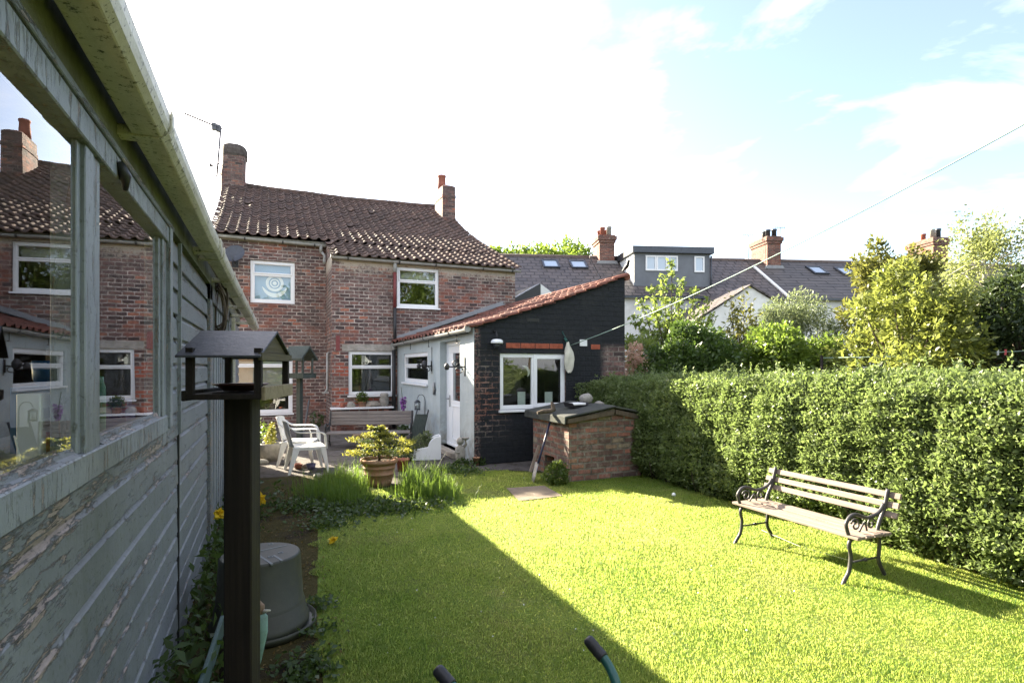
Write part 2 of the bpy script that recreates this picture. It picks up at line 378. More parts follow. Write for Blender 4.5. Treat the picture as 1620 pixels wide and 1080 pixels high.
def peelmat(name, wear=.0, vert=False, rows=False, dark=1.0):
    t = NT(name); o = t.obj(); st = (9, 9, 1.3) if vert else (9, 1.5, 9)
    base = t.mix(t.ramp(t.noise(o, 2.2, 5), [(.3, 0), (.7, 1)]), tuple(dark*x for x in (.118, .132, .148)), tuple(dark*x for x in (.175, .19, .21)))
    base = t.mix(t.math('MULTIPLY', t.ramp(t.noise(t.map(o, (14, 14, 1.2)), 1.0, 5, .7), [(.48, 0), (.75, 1)]), .45), base, (.075, .085, .075))
    base = t.mix(t.math('MULTIPLY', t.ramp(t.noise(o, 45, 4, .7), [(.56, 0), (.68, 1)]), .6), base, (.05, .05, .045))
    st2 = (5, 5, .8) if vert else (5, .75, 5)
    n = t.noise(t.map(o, st), 4.2, 8, .7, 0, .5); n2 = t.noise(t.map(o, st), 12, 6, .75); big = t.ramp(t.noise(t.map(o, st2), 1.0, 4, .6), [(.40, 0), (.62, 1)])
    s_ = t.math('ADD', t.math('ADD', t.math('MULTIPLY', n, .62), t.math('MULTIPLY', n2, .38)), t.math('MULTIPLY', big, .05))
    if rows:
        z = t.n('SeparateXYZ', {0: o}).outputs[2]; fr = t.math('FRACT', t.math('DIVIDE', z, .1435))
        ed_ = t.math('MAXIMUM', t.n('MapRange', {0: fr, 1: .62, 2: .80, 3: 0.0, 4: 1.0}).outputs[0], t.n('MapRange', {0: fr, 1: .10, 2: .0, 3: 0.0, 4: .8}).outputs[0])
        hi = t.n('MapRange', {0: z, 1: .6, 2: 1.30, 3: 0.0, 4: 1.0}).outputs[0]; lo = t.n('MapRange', {0: z, 1: 1.36, 2: 1.38, 3: 1.0, 4: .3}).outputs[0]
        hi = t.math('MULTIPLY', hi, lo)
        s_ = t.math('ADD', s_, t.math('MULTIPLY', t.math('MULTIPLY', ed_, big), t.math('ADD', .07, t.math('MULTIPLY', hi, .09))))
        s_ = t.math('ADD', s_, t.math('MULTIPLY', t.math('MULTIPLY', hi, big), .03))
    T = .62-wear
    pm = t.ramp(s_, [(T, 0), (T+.012, 1)])
    lip = t.ramp(s_, [(T-.03, 0), (T-.008, 1), (T, 1), (T+.01, 0)])
    shd = t.ramp(s_, [(T, 0), (T+.008, 1), (T+.02, 1), (T+.04, 0)])
    wood = t.mix(t.ramp(n2, [(.35, 0), (.65, 1)]), (.15, .115, .10), (.30, .245, .22))
    c = t.mix(t.math('MULTIPLY', lip, t.ramp(n2, [(.40, 0), (.6, 1)])), base, (.36, .39, .41))
    c = t.mix(pm, c, wood)
    c = t.mix(t.math('MULTIPLY', t.math('MULTIPLY', shd, t.ramp(n2, [(.38, 1), (.55, 0)])), .9), c, (.022, .02, .018))
    cr = t.ramp(t.noise(t.map(o, tuple(x*5 for x in st)), 1.2, 4, .7, 0, 1), [(.58, 0), (.62, 1)])
    c = t.mix(t.math('MULTIPLY', t.math('MULTIPLY', cr, pm), .85), c, (.025, .022, .02))
    h = t.math('ADD', t.math('MULTIPLY', pm, -1.0), t.math('ADD', t.math('MULTIPLY', lip, .5), t.math('MULTIPLY', t.noise(o, 60, 4), .2)))
    return t.done(t.pr(c, .5, t.bump(h, .005), 0, .5))
MAT['shed'] = peelmat('peeling_shed_paint', -.01, False, True)
MAT['shed_worn'] = peelmat('flaking_sill_paint', .075)
MAT['shed_frame'] = peelmat('shed_frame_paint', .035, True, False, 1.4)
def gutmat():
    t = NT('algae_gutter'); o = t.obj()
    c = t.mix(t.ramp(t.noise(o, 3, 5), [(.3, 0), (.7, 1)]), (.42, .39, .31), (.58, .55, .48))
    c = t.mix(t.math('MULTIPLY', t.ramp(t.noise(t.map(o, (3, .6, 3)), 3, 6, .75), [(.5, 0), (.7, 1)]), .6), c, (.22, .21, .12))
    c = t.mix(t.ramp(t.noise(o, 38, 6, .8), [(.55, 0), (.62, 1)]), c, (.06, .06, .04))
    return t.done(t.pr(c, .5, t.bump(t.noise(o, 40, 4), .002), 0, .4))
MAT['gutter_algae'] = gutmat()
MAT['algae_wood'] = plain('algae_fascia', (.14, .145, .11), .9, .3, 4, .004, 0, .2, (.06, .06, .04), 5, .7)
# leaves
def lawnmat():
    t = NT('grass_blade'); g = t.n('NewGeometry'); o = t.obj(); rnd = g.outputs['Random Per Island']
    big = t.ramp(t.noise(o, .9, 5, .65), [(.36, 0), (.66, 1)]); mid = t.ramp(t.noise(o, 3.2, 5, .7), [(.30, 0), (.72, 1)])
    f = t.math('ADD', t.math('MULTIPLY', rnd, .12), t.math('ADD', t.math('MULTIPLY', big, .5), t.math('MULTIPLY', mid, .38)))
    c = t.mix(f, (.014, .06, .008), (.05, .11, .024)); tc = t.mix(f, (.40, .56, .08), (.80, .80, .24))
    st = t.math('GREATER_THAN', rnd, .965); c = t.mix(st, c, (.20, .19, .07)); tc = t.mix(st, tc, (.6, .6, .25))
    p = t.pr(c, .5, None, 0, .35); tr = t.n('BsdfTranslucent', {'Color': tc}).outputs[0]
    m = t.n('MixShader', {0: .66}); t.t.links.new(p, m.inputs[1]); t.t.links.new(tr, m.inputs[2])
    return t.done(m.outputs[0])
MAT['grass'] = lawnmat()
MAT['grass_tall'] = leafmat('tall_grass_blade', (.045, .10, .016), (.11, .18, .03), .5, .42, 2, (.30, .44, .06), .45)
MAT['privet'] = leafmat('privet_leaf', (.062, .095, .032), (.185, .225, .085), .38, .40, 2.6, (.34, .46, .12), .4)
MAT['privet_core'] = plain('privet_twigs', (.022, .03, .012), .95, .4, 9, .02, 0, .1)
MAT['leaf_dark'] = leafmat('dark_leaf', (.022, .042, .014), (.06, .095, .024), .3, .35, 2, (.12, .18, .03), .5)
MAT['leaf_mid'] = leafmat('mid_leaf', (.05, .085, .018), (.11, .16, .03), .42, .4, 1.6, (.2, .28, .04))
MAT['leaf_light'] = leafmat('light_leaf', (.09, .14, .03), (.18, .235, .055), .5, .42, 1.6, (.32, .40, .08))
MAT['leaf_grey'] = leafmat('grey_green_leaf', (.10, .13, .06), (.19, .22, .11), .45, .5, 1.6, (.28, .34, .14))
MAT['leaf_gold'] = leafmat('golden_leaf', (.055, .085, .02), (.225, .24, .05), .42, .36, 2.4, (.40, .45, .09))
MAT['leaf_laurel'] = leafmat('laurel_leaf', (.06, .075, .02), (.16, .16, .04), .4, .4, 2, (.3, .3, .06))
MAT['leaf_birch'] = leafmat('birch_leaf', (.13, .16, .05), (.24, .27, .09), .5, .5, 1.2, (.38, .42, .14))
MAT['leaf_pink'] = leafmat('pink_blossom', (.45, .22, .18), (.55, .42, .3), .4, .6, 3)
MAT['fir'] = leafmat('fir_needle', (.09, .115, .025), (.30, .29, .045), .45, .45, 5, (.45, .42, .06))
MAT['conifer'] = leafmat('conifer_spray', (.018, .034, .014), (.05, .075, .024), .25, .5, 2, (.1, .14, .03))
MAT['twig_brown'] = leafmat('dead_twig', (.09, .045, .025), (.17, .085, .05), .2, .8, 3)
MAT['weed'] = leafmat('weed_leaf', (.025, .05, .014), (.06, .10, .026), .4, .45, 3, (.15, .22, .03))
MAT['yellow'] = leafmat('yellow_petal', (.62, .42, .015), (.75, .55, .03), .4, .5, 4, (.8, .55, .02))
MAT['purple'] = leafmat('purple_petal', (.22, .06, .3), (.38, .16, .45), .4, .5, 4)
MAT['daisy'] = plain('daisy_white', (.72, .72, .7), .7, .05, 5, 0)
MAT['felt_dark'] = plain('slate_coloured_roof_board', (.03, .033, .042), .5, .2, 9, .002, 0, .4, (.14, .14, .13), 22, .22)
MAT['pale_wood_dark'] = oldwood('mossy_gable_wood', (.05, .042, .026), (.10, .085, .05), 'Y')
MAT['green_wood'] = oldwood('green_stained_wood', (.035, .045, .04), (.07, .085, .075), 'Z')
MAT['plastic_white'] = plain('white_garden_plastic', (.62, .62, .60), .45, .06, 3, 0, 0, .4, (.36, .35, .3), 5, .4)
MAT['tub_plastic'] = plain('grey_green_plastic', (.022, .025, .016), .5, .12, 5, .001, 0, .4, (.05, .05, .033), 4, .4)
MAT['teal_paint'] = plain('chipped_teal_paint', (.16, .27, .24), .6, .15, 6, .003, 0, .3, (.06, .07, .055), 6, .7)
MAT['green_tube'] = plain('green_painted_tube', (.012, .075, .062), .35, .15, 9, .0005, .1, .5)
MAT['rubber'] = plain('black_grip', (.018, .018, .022), .5, .2, 30, .001)
MAT['bench_wood_l'] = oldwood('weathered_slat_wood', (.13, .10, .082), (.27, .215, .175), 'X')
MAT['iron_sunlit'] = plain('sunlit_black_iron', (.035, .032, .034), .5, .3, 25, .001, 0, .5)  # lighter copy of the black iron, sun glare put into its colour
MAT['peg_pink'] = plain('pink_peg', (.6, .12, .12), .5, .1, 5, 0)
MAT['blue_shaft'] = plain('blue_shaft', (.02, .025, .06), .45, .2, 9, .001)
MAT['slab'] = plain('paving_slab', (.17, .135, .105), .9, .2, 6, .005, 0, .2, (.09, .085, .05), 7, .5)
MAT['tub_top'] = plain('tub_base_grey', (.12, .135, .145), .55, .1, 6, .001, 0, .4, (.1, .11, .09), 8, .4)
MAT['purple_pot'] = plain('lilac_glaze', (.10, .09, .16), .4, .1, 6, 0)
MAT['leaf_mid2'] = leafmat('ivy_leaf', (.035, .07, .018), (.09, .145, .03), .35, .38, 2, (.14, .22, .03), .45)
MAT['leaf_light2'] = leafmat('fresh_leaf', (.075, .13, .02), (.15, .21, .035), .5, .42, 1.6, (.26, .36, .05))
MAT['litter'] = leafmat('leaf_litter', (.06, .045, .015), (.15, .10, .03), .2, .8, 6)
MAT['pot_ridge'] = plain('dull_ridge_tile', (.12, .09, .08), .85, .15, 4, .003)
MAT['upvc_grey'] = plain('white_window_frame', (.7, .7, .7), .4, .04, 3, 0)
def skypane():
    t = NT('sky_painted_glass'); return t.done(t.pr((.34, .40, .46), .06, None, 0, 1.0))  # pale blue base colour stands in for sky reflected in the panes
MAT['sky_pane'] = skypane()
MAT['brick_red'] = plain('bare_red_brick', (.30, .085, .05), .9, .3, 14, .006, 0, .2)
MAT['cap'] = plain('sooty_chimney_cap', (.075, .062, .058), .95, .3, 5, .02, 0, .1, (.16, .15, .13), 8, .6)
MAT['fir_dark'] = leafmat('fir_inner', (.03, .05, .018), (.07, .10, .03), .3, .5, 5, (.12, .17, .04))
MAT['teal_dark'] = plain('dull_teal_paint', (.05, .085, .08), .7, .2, 6, .003, 0, .3, (.03, .035, .025), 6, .8)
MAT['verge_red'] = plain('dull_red_verge', (.20, .075, .052), .85, .2, 5, .003, 0, .2, (.09, .06, .045), 6, .6)
# ================================================================ setting
def sheet(name, pts, z, mat, sub=0):
    mb = MB(); mb.add([(p[0], p[1], z) for p in pts], [tuple(range(len(pts)))])
    o = mb.build(name, mat); tag(o, kind='structure'); return o
def groundmat(name, c1, c2, c3, sc=3.0, bump=.02, thr=.5):
    t = NT(name); o = t.obj(); n = t.noise(o, sc, 7, .7)
    c = t.mix(t.ramp(n, [(.35, 0), (.65, 1)]), c1, c2)
    c = t.mix(t.ramp(t.noise(o, sc*.45, 6, .7), [(thr, 0), (thr+.1, 1)]), c, c3)
    c = t.mix(t.math('MULTIPLY', t.ramp(t.noise(o, sc*16, 3, .7), [(.5, 0), (.75, 1)]), .5), c, tuple(x*.35 for x in c1))
    return t.done(t.pr(c, .95, t.bump(t.noise(o, sc*11, 6, .75), bump), 0, .1))
sheet('ground', [(-220, -120), (260, -120), (260, 320), (-220, 320)], -.012, groundmat('garden_earth', (.06, .07, .025), (.09, .10, .035), (.07, .05, .03)))
LAWN = [(-.9, -3), (.25, -3), (.2, 1.5), (.25, 2.6), (.3, 4), (.42, 5.5), (.5, 6.6), (.9, 7.6), (1.5, 8.0), (2.3, 8.5), (3.0, 8.75), (3.6, 8.65), (4.1, 7.9), (5.6, 7.9), (5.6, -3)]
sheet('lawn', LAWN, 0.0, groundmat('lawn_turf', (.085, .14, .02), (.15, .19, .04), (.14, .15, .05), 2.2, .02))
sheet('garden_path', [(-.52, -3), (.27, -3), (.22, 1.5), (.27, 2.6), (.32, 4), (.44, 5.5), (.52, 6.6), (.9, 7.65), (1.3, 8.2), (1.4, 9.4), (-.52, 9.6)], -.004, groundmat('mossy_path', (.048, .042, .014), (.07, .058, .022), (.035, .028, .02), 5, .02, .52))
sheet('patio', [(-3.5, 9.3), (1.3, 9.1), (1.5, 8.15), (2.3, 8.55), (3.0, 8.8), (3.6, 8.7), (4.2, 8.3), (5.4, 8.3), (5.4, 9.4), (3.3, 9.4), (3.3, 17.5), (-3.5, 17.5)], -.006, groundmat('patio_gravel', (.10, .09, .085), (.15, .135, .125), (.075, .065, .055), 6, .015))

# ================================================================ generic building pieces
def window(parent, o, U, N, W, H, layout='top', name='window', fw=.085, sill=True, transom=.30, mat='upvc', glass='glass', rec=.05, off=None, tilt=0):
    o, U, N = V3(o), V3(U), V3(N); Z = V3((0, 0, 1)); b = MB(); o2 = o-N*rec
    def bar(u0, u1, v0, v1, n0=-.06, n1=0): b.boxv(o2, U, Z, N, u0, u1, v0, v1, n0, n1)
    bar(0, W, 0, fw); bar(0, W, H-fw, H); bar(0, fw, fw, H-fw); bar(W-fw, W, fw, H-fw)
    panes = []
    if layout == 'top':
        t = H*(1-transom); bar(fw, W-fw, t-fw*.45, t+fw*.45)
        s = .035  # the opening light at the top has its own sash, a little proud
        u0, u1, v0, v1 = fw*.55, W-fw*.55, t+fw*.05, H-fw*.55
        bar(u0, u1, v0, v0+s, 0, .018); bar(u0, u1, v1-s, v1, 0, .018); bar(u0, u0+s, v0+s, v1-s, 0, .018); bar(u1-s, u1, v0+s, v1-s, 0, .018)
        panes = [(fw, W-fw, fw, t-fw*.45), (fw, W-fw, t+fw*.45, H-fw)]
    elif layout == 'two':
        m = W*.5; bar(m-fw*.4, m+fw*.4, fw, H-fw); s = .07
        u0, u1, v0, v1 = m+fw*.1, W-fw*.4, fw*.4, H-fw*.4
        bar(u0, u1, v0, v0+s, 0, .02); bar(u0, u1, v1-s, v1, 0, .02); bar(u0, u0+s, v0+s, v1-s, 0, .02); bar(u1-s, u1, v0+s, v1-s, 0, .02)
        panes = [(fw, m-fw*.4, fw, H-fw), (m+fw*.4, W-fw, fw, H-fw)]
    else: panes = [(fw, W-fw, fw, H-fw)]
    f = b.build(name, MAT[mat], parent, .006)
    if off is not None: f.location = off
    g = MB()
    for (u0, u1, v0, v1) in panes: g.boxv(o2, U, Z, N, u0, u1, v0, v1, -.034, -.028)
    g.build('pane', MAT[glass], f)
    if sill:
        s = MB(); s.boxv(o2, U, Z, N, -.03, W+.03, -.045, -.002, -.06, rec+.06); s.build('sill', MAT[mat], f, .006)
    return f
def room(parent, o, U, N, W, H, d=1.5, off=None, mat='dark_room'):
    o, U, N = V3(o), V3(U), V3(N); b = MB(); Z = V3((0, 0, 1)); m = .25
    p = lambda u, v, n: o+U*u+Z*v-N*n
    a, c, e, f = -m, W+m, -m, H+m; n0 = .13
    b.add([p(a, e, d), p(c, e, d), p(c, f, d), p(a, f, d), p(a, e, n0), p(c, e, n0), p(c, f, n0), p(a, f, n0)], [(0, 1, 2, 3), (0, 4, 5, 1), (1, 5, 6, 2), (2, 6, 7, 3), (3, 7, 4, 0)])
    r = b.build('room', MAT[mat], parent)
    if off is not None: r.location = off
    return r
def pantile(name, mat, parent, o, U, V, u0, u1, prof, w=.33, row=.36, warp=None, off=None):
    """rows of S-shaped clay tiles over a (v,z) profile running from the eave up"""
    o, U, V = V3(o), V3(U), V3(V); Z = V3((0, 0, 1))
    seg = [0]
    for i in range(1, len(prof)): seg.append(seg[-1]+math.dist(prof[i], prof[i-1]))
    def at(s):
        s = min(max(s, 0), seg[-1]-1e-6)
        for i in range(1, len(seg)):
            if s <= seg[i]:
                t = (s-seg[i-1])/(seg[i]-seg[i-1]); a, b = prof[i-1], prof[i]
                dv, dz = b[0]-a[0], b[1]-a[1]; L = math.hypot(dv, dz)
                return a[0]+dv*t, a[1]+dz*t, -dz/L, dv/L
    nrow = max(1, round(seg[-1]/row)); rl = seg[-1]/nrow; nc = max(1, round((u1-u0)/w)); wl = (u1-u0)/nc
    us = [0, .12, .3, .48, .60, .68, .77, .86, .94, 1.0]
    def hh(q): return -.022*sin(pi*q/.60) if q < .60 else .046*sin(pi*(q-.60)/.40)**.85
    mb = MB()
    for j in range(nrow):
        for i in range(nc):
            jz = random.uniform(-.006, .008)+(.02 if random.random() < .012 else 0); ju = random.uniform(-.006, .006); js = random.uniform(-.018, .018)-(.07 if random.random() < .01 else 0); tl = random.uniform(-.01, .012)
            vs = []
            for (ds, lift, low) in ((0, .034, .024), (0, .034, 0), (rl*.5, .018, 0), (min(rl*1.12, seg[-1]-j*rl), .0, 0)):
                s = j*rl+ds+(js if ds == 0 else 0); v, z, nv, nz = at(s)
                if s < 0: v += s*nz; z -= s*nv
                for q in us:
                    h = hh(q)+lift+jz+tl*(q-.5)-low; u = u0+(i+q)*wl+ju
                    p = o+U*u+V*(v+nv*h)+Z*(z+nz*h)
                    if warp: p = p+Z*warp(u, s/seg[-1])
                    vs.append(p)
            k = len(us); fs = [(r*k+a, r*k+a+1, (r+1)*k+a+1, (r+1)*k+a) for r in range(3) for a in range(k-1)]
            mb.add(vs, fs, True)
    ob = mb.build(name, mat, parent)
    if off is not None: ob.location = off
    # sharp lower lip
    return ob
def half_round(r=.06, t=.006, n=8):
    a = [(r*cos(pi+pi*i/n), r*sin(pi+pi*i/n)) for i in range(n+1)]; b = [((r-t)*cos(pi+pi*i/n), (r-t)*sin(pi+pi*i/n)) for i in range(n+1)]
    return a+b[::-1]
def stack(mb, x, y, secs, n=20, p=5.0):
    """rounded-square loft: secs = (z, half width, half depth, dx)"""
    vs = []
    for (z, hw, hd, dx) in secs:
        for i in range(n):
            t = 2*pi*(i+.5)/n; c, s = cos(t), sin(t)
            r = (abs(c)**p+abs(s)**p)**(-1/p); vs.append((x+dx+c*r*hw, y+s*r*hd, z))
    k = len(secs); fs = [(i*n+j, i*n+(j+1) % n, (i+1)*n+(j+1) % n, (i+1)*n+j) for i in range(k-1) for j in range(n)]
    fs.append(tuple((k-1)*n+j for j in range(n))); mb.add(vs, fs)
# ================================================================ the cottage
YF, YL, XR, XC, XL = 15.7, 17.4, 6.83, 1.548, -1.4
HL = V3((2.7, 15.7, 0)); H_OFF = -HL
house = thing('brick_cottage', 'two storey old brick cottage with dark pantile roof and two chimneys', 'house', HL)
def hb(mb, name, mat, **k): return mb.build(name, MAT[mat], house, loc=H_OFF, **k)
def rect(a, b, Y, fn=atY):
    p, q = fn(a[0], a[1], Y), fn(b[0], b[1], Y); return p, q
w3 = rect((628, 421.5), (694.5, 488), YF); w4 = rect((551.5, 555), (625, 624), YF)
w1 = rect((396, 410.5), (466.5, 481), YL); w2 = rect((349, 548), (463, 653), YL)
def hole(w, X0): return (w[0].x-X0, w[1].x-X0, w[1].z, w[0].z)
mb = MB(); mb.wall((XC, YF, 0), (1, 0, 0), (0, -1, 0), XR-XC, 4.62, [hole(w3, XC), hole(w4, XC)], .14)
mb.wall((XL, YL, 0), (1, 0, 0), (0, -1, 0), XC-XL, 5.3, [hole(w1, XL), hole(w2, XL)], .14)
mb.add([(XC, YL, 0), (XC, YF, 0), (XC, YF, 4.62), (XC, YL, 5.3)], [(0, 1, 2, 3)])
gab = lambda X: [(X, 28.0, 0), (X, YL, 0), (X, YL, 5.3), (X, 19.3, 6.18), (X, 22.2, 7.7), (X, 24, 8.55), (X, 28.0, 5.5)]
mb.add(gab(XL), [tuple(range(7))]); mb.add(gab(XR), [tuple(range(6, -1, -1))])
mb.add([(XR, YF, 0), (XR, YL, 0), (XR, YL, 5.28), (XR, YF, 4.62)], [(0, 1, 2, 3)])
mb.add([(XL, 28, 0), (XR, 28, 0), (XR, 28, 5.5), (XL, 28, 5.5)], [(3, 2, 1, 0)][::1])
hb(mb, 'wall', 'brick')
for w, Y, lay, tr in ((w1, YL, 'top', .32), (w2, YL, 'top', .28), (w3, YF, 'top', .34), (w4, YF, 'top', .36)):
    W, H = w[1].x-w[0].x, w[0].z-w[1].z; o = (w[0].x, Y, w[1].z)
    window(house, o, (1, 0, 0), (0, -1, 0), W, H, lay, off=H_OFF, transom=tr, fw=.095 if Y == YF else .11, sill=(w is not w1))
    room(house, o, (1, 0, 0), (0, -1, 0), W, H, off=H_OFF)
# blind with a pale emblem in the upper left window, net in the lower one, blind top in the upper right
b = MB(); b.box(w1[0].x+.08, w1[1].x-.08, YL+.16, YL+.165, w1[1].z+.05, w1[0].z-.05); hb(b, 'blind', 'blind')
b = MB(); cxe, cze = atY(433.5, 452, YL).x, atY(433.5, 452, YL).z
ex, ez = cxe+.02, cze+.02
def ring(mb, c, r0, r1, a0=0, a1=2*pi, n=40, y0=0, y1=.006, taper=False):
    vs = []; k = n+1
    for i in range(k):
        t = a0+(a1-a0)*i/n; f = sin(pi*i/n)**.6 if taper else 1; ri = r1-(r1-r0)*f
        for y in (y0, y1):
            vs.append((c[0]+ri*cos(t), c[1]+y, c[2]+ri*sin(t))); vs.append((c[0]+r1*cos(t), c[1]+y, c[2]+r1*sin(t)))
    fs = []
    for i in range(n):
        a, d = i*4, i*4+4; fs += [(a, d, d+1, a+1), (a+2, a+3, d+3, d+2), (a+1, d+1, d+3, a+3), (a, a+2, d+2, d)]
    mb.add(vs, fs)
ring(b, (ex, YL+.145, ez+.07), .16, .235); ring(b, (ex, YL+.145, ez+.07), .09, .125); ring(b, (ex, YL+.145, ez+.07), .0, .055)
ring(b, (ex, YL+.145, ez+.0), .215, .33, pi*1.03, pi*1.97, taper=True)
em = b.build('window_emblem', MAT['blind_white']); tag(em, 'pale round badge with a crescent under it in the upper left window', 'badge')
b = MB(); b.box(w2[0].x+.1, w2[1].x-.1, YL+.2, YL+.21, w2[1].z+.62, w2[0].z-.4); hb(b, 'net_curtain', 'net')
b = MB(); b.box(w3[0].x+.1, w3[1].x-.1, YF+.2, YF+.21, w3[0].z-.42, w3[0].z-.05); hb(b, 'blind', 'net')
# roofs
def sag(u, s): return -.10*sin(pi*min(max((u+1.4)/8.3, 0), 1))*(.35+.65*s)+.012*sin(u*2.1+s*5)
pro = [(17.22, 5.34), (19.3, 6.22), (20.8, 6.95), (22.2, 7.75), (24.0, 8.64)]
def sag_up(u, s): return sag(u, s)*min(1, s*2.2)
pantile('roof', MAT['pantile'], house, (0, 0, 0), (1, 0, 0), (0, 1, 0), XL-.12, XR+.12, pro, .265, .34, sag_up, off=H_OFF)
pantile('lower_roof', MAT['pantile'], house, (0, 0, 0), (1, 0, 0), (0, 1, 0), XC-.06, XR+.12, [(15.48, 4.63), (17.30, 5.355)], .265, .34, None, off=H_OFF)
b = MB(); b.add([(XL-.1, 24.0, 8.6), (XR+.1, 24.0, 8.6), (XR+.1, 28.2, 5.4), (XL-.1, 28.2, 5.4)], [(0, 1, 2, 3)]); hb(b, 'back_roof', 'slate')
b = MB(); n = 22
for i in range(n):
    x0 = XL-.12+(XR-XL+.24)*i/n; x1 = XL-.12+(XR-XL+.24)*(i+1.04)/n; 
    z0 = 8.61+sag_up(x0, 1); z1 = 8.61+sag_up(min(x1, 6.8), 1)
    b.tube([(x0, 24.0, z0+random.uniform(0, .012)), (x1, 24.0, z1+random.uniform(0, .012))], [.135, .125], 10)
hb(b, 'ridge_tiles', 'pantile')
b = MB()   # fascia and mortar under the eaves
b.box(XL, XC-.02, YL-.03, YL-.001, 5.17, 5.32); b.box(XC+.02, XR, YF-.03, YF-.001, 4.53, 4.66); hb(b, 'fascia', 'stone')
def gutter(name, a, bb, r=.062, brk=(), off=H_OFF, par=house, mat='gutter_grey'):
    m = MB(); m.sweep(half_round(r), [a, bb], smooth=False); a, bb = V3(a), V3(bb); d = (bb-a); L = d.length; d.normalize()
    for e in (a, bb): m.tube([e-d*.004, e+d*.004], r, 16)
    g = m.build(name, MAT[mat], par)
    if off is not None: g.location = off
    if brk:
        for t in brk: k = MB(); k.sweep(half_round(r+.008, .008), [a+d*(t*L-.02), a+d*(t*L+.02)]); k.build('bracket', MAT['metal_dark'], g)
    return g
gutter('gutter', (XL-.1, YL-.12, 5.265), (XC-.02, YL-.12, 5.215), brk=(.3, .62, .9))
gutter('gutter', (XC-.04, YF-.12, 4.60), (XR+.12, YF-.12, 4.57), brk=(.08, .33, .52, .78, .95))
px = atY(625, 430, YF-.1); b = MB()
b.tube([(px.x, YF-.1, 4.56), (px.x, YF-.09, 4.42), (px.x, YF-.07, 4.30)], .05, 10); hb(b, 'gutter_outlet', 'gutter_grey')
b = MB(); b.tube([(px.x, YF-.07, 4.31), (px.x, YF-.07, atY(625, 487, YF).z)], .045, 10); hb(b, 'downpipe', 'pipe_red')
b = MB(); b.tube([(px.x, YF-.07, atY(625, 487, YF).z), (px.x, YF-.07, atY(625, 549, YF).z)], .044, 10); hb(b, 'downpipe', 'iron')
b = MB(); q = atY(508, 388, YL-.1)
b.tube([(q.x, YL-.12, 5.2), (q.x, YL-.12, 5.0)], .05, 10); b.tube([(q.x, YL-.12, 5.02), (q.x+.1, YL-.15, 4.9), (XC-.08, YL-.35, 4.66)], .042, 10); hb(b, 'gutter_outlet', 'gutter_grey')
# plumbing scrap and stone lintel, white drip shelf
b = MB(); a, c = atY(517, 558, YF), atY(517, 622, YF)
b.tube([(a.x-.02, YF-.6, a.z), (a.x-.06, YF-.6, a.z), (a.x-.06, YF-.6, c.z+.08), (a.x-.12, YF-.62, c.z)], .035, 8)
b.box(a.x-.2, a.x-.02, YF-.72, YF-.55, c.z-.03, c.z+.02)
b.v = [(v[0]+.13, v[1]+.66+.55, v[2]) for v in b.v]; hb(b, 'waste_pipe', 'gutter_grey')
b = MB(); a, c = atY(541, 544.5, YF), atY(627, 554.5, YF); b.box(a.x, c.x, YF-.012, YF+.1, w4[0].z+.004, a.z); hb(b, 'lintel', 'stone')
b = MB()   # iron tie plate and streaks of mortar
a = atY(534.5, 540, YF); b.box(a.x-.05, a.x+.05, YF-.03, YF-.002, a.z-.25, a.z+.15); hb(b, 'tie_plate', 'pipe_red')
# chimneys
b = MB(); stack(b, -1.21, 24.0, [(7.2, .44, .56, 0), (8.9, .425, .55, .0), (9.2, .405, .53, .02), (9.56, .405, .53, .03)]); cl = hb(b, 'chimney', 'brick_stack')
b = MB(); stack(b, -1.21, 24.0, [(9.54, .41, .53, .03), (9.62, .435, .56, .05), (9.82, .435, .56, .06), (9.95, .40, .52, .04), (10.03, .29, .40, .02), (10.06, .12, .18, .0)], p=3.5); b.build('chimney_cap', MAT['cap'], cl)
b = MB(); stack(b, 6.66, 22.5, [(6.6, .31, .64, 0), (7.75, .295, .62, 0), (8.45, .285, .6, 0), (8.47, .305, .62, 0), (8.58, .305, .62, 0), (8.6, .285, .6, 0), (8.92, .285, .6, 0), (8.98, .22, .5, 0)], p=9); cr = hb(b, 'chimney', 'brick_stack')
b = MB(); b.lathe([(.17, 8.92), (.165, 9.2), (.15, 9.44), (.175, 9.47), (.175, 9.53), (.14, 9.54), (.12, 9.1)], (6.55, 22.6, 0), 16); b.build('chimney_pot', MAT['pot_clay'], cr)
# aerial and dish on the house
p0, p1 = atY(343, 280, 23.8), atY(349.5, 200, 23.8); a, c = atY(292, 179.5, 23.0), atY(351, 204, 23.8)
ae = thing('television_aerial', 'thin grey television aerial on the mast beside the left cottage chimney', 'aerial', (p0.x, 23.8, p0.z))
O = -V3((p0.x, 23.8, p0.z))
b = MB(); b.tube([(p0.x, 23.8, p0.z), (p1.x, 23.8, p1.z)], .036, 6); b.build('mast', MAT['aerial'], ae, loc=O)
b = MB(); b.tube([a, c], .030, 6); d = (c-a)
for i in range(19):
    q = a+d*(i/20); b.tube([q-V3((0, .12, .02)), q+V3((0, .12, .02))], .013, 4)
for t in (.78, .9): q = a+d*t; b.box(q.x-.07, q.x+.07, q.y-.07, q.y+.07, q.z-.16, q.z+.09)
b.build('boom', MAT['aerial'], ae, loc=O)
for yy in (259, 274): b = MB(); q = atY(346, yy, 23.8); b.tube([q, (-1.6, 23.8, q.z-.02)], .025, 6); b.build('bracket', MAT['aerial'], ae, loc=O)
b = MB(); q = atY(333, 261, 23.7); b.tube([q, atY(345, 266, 23.8)], .028, 6); b.lathe([(.05, -.05), (.05, .05)], q, 8); b.build('stub_antenna', MAT['aerial'], ae, loc=O)
dc = atY(372, 404, YL-.45); di = thing('satellite_dish', 'dark grey satellite dish on the brick wall just above the shed gutter', 'satellite dish', dc)
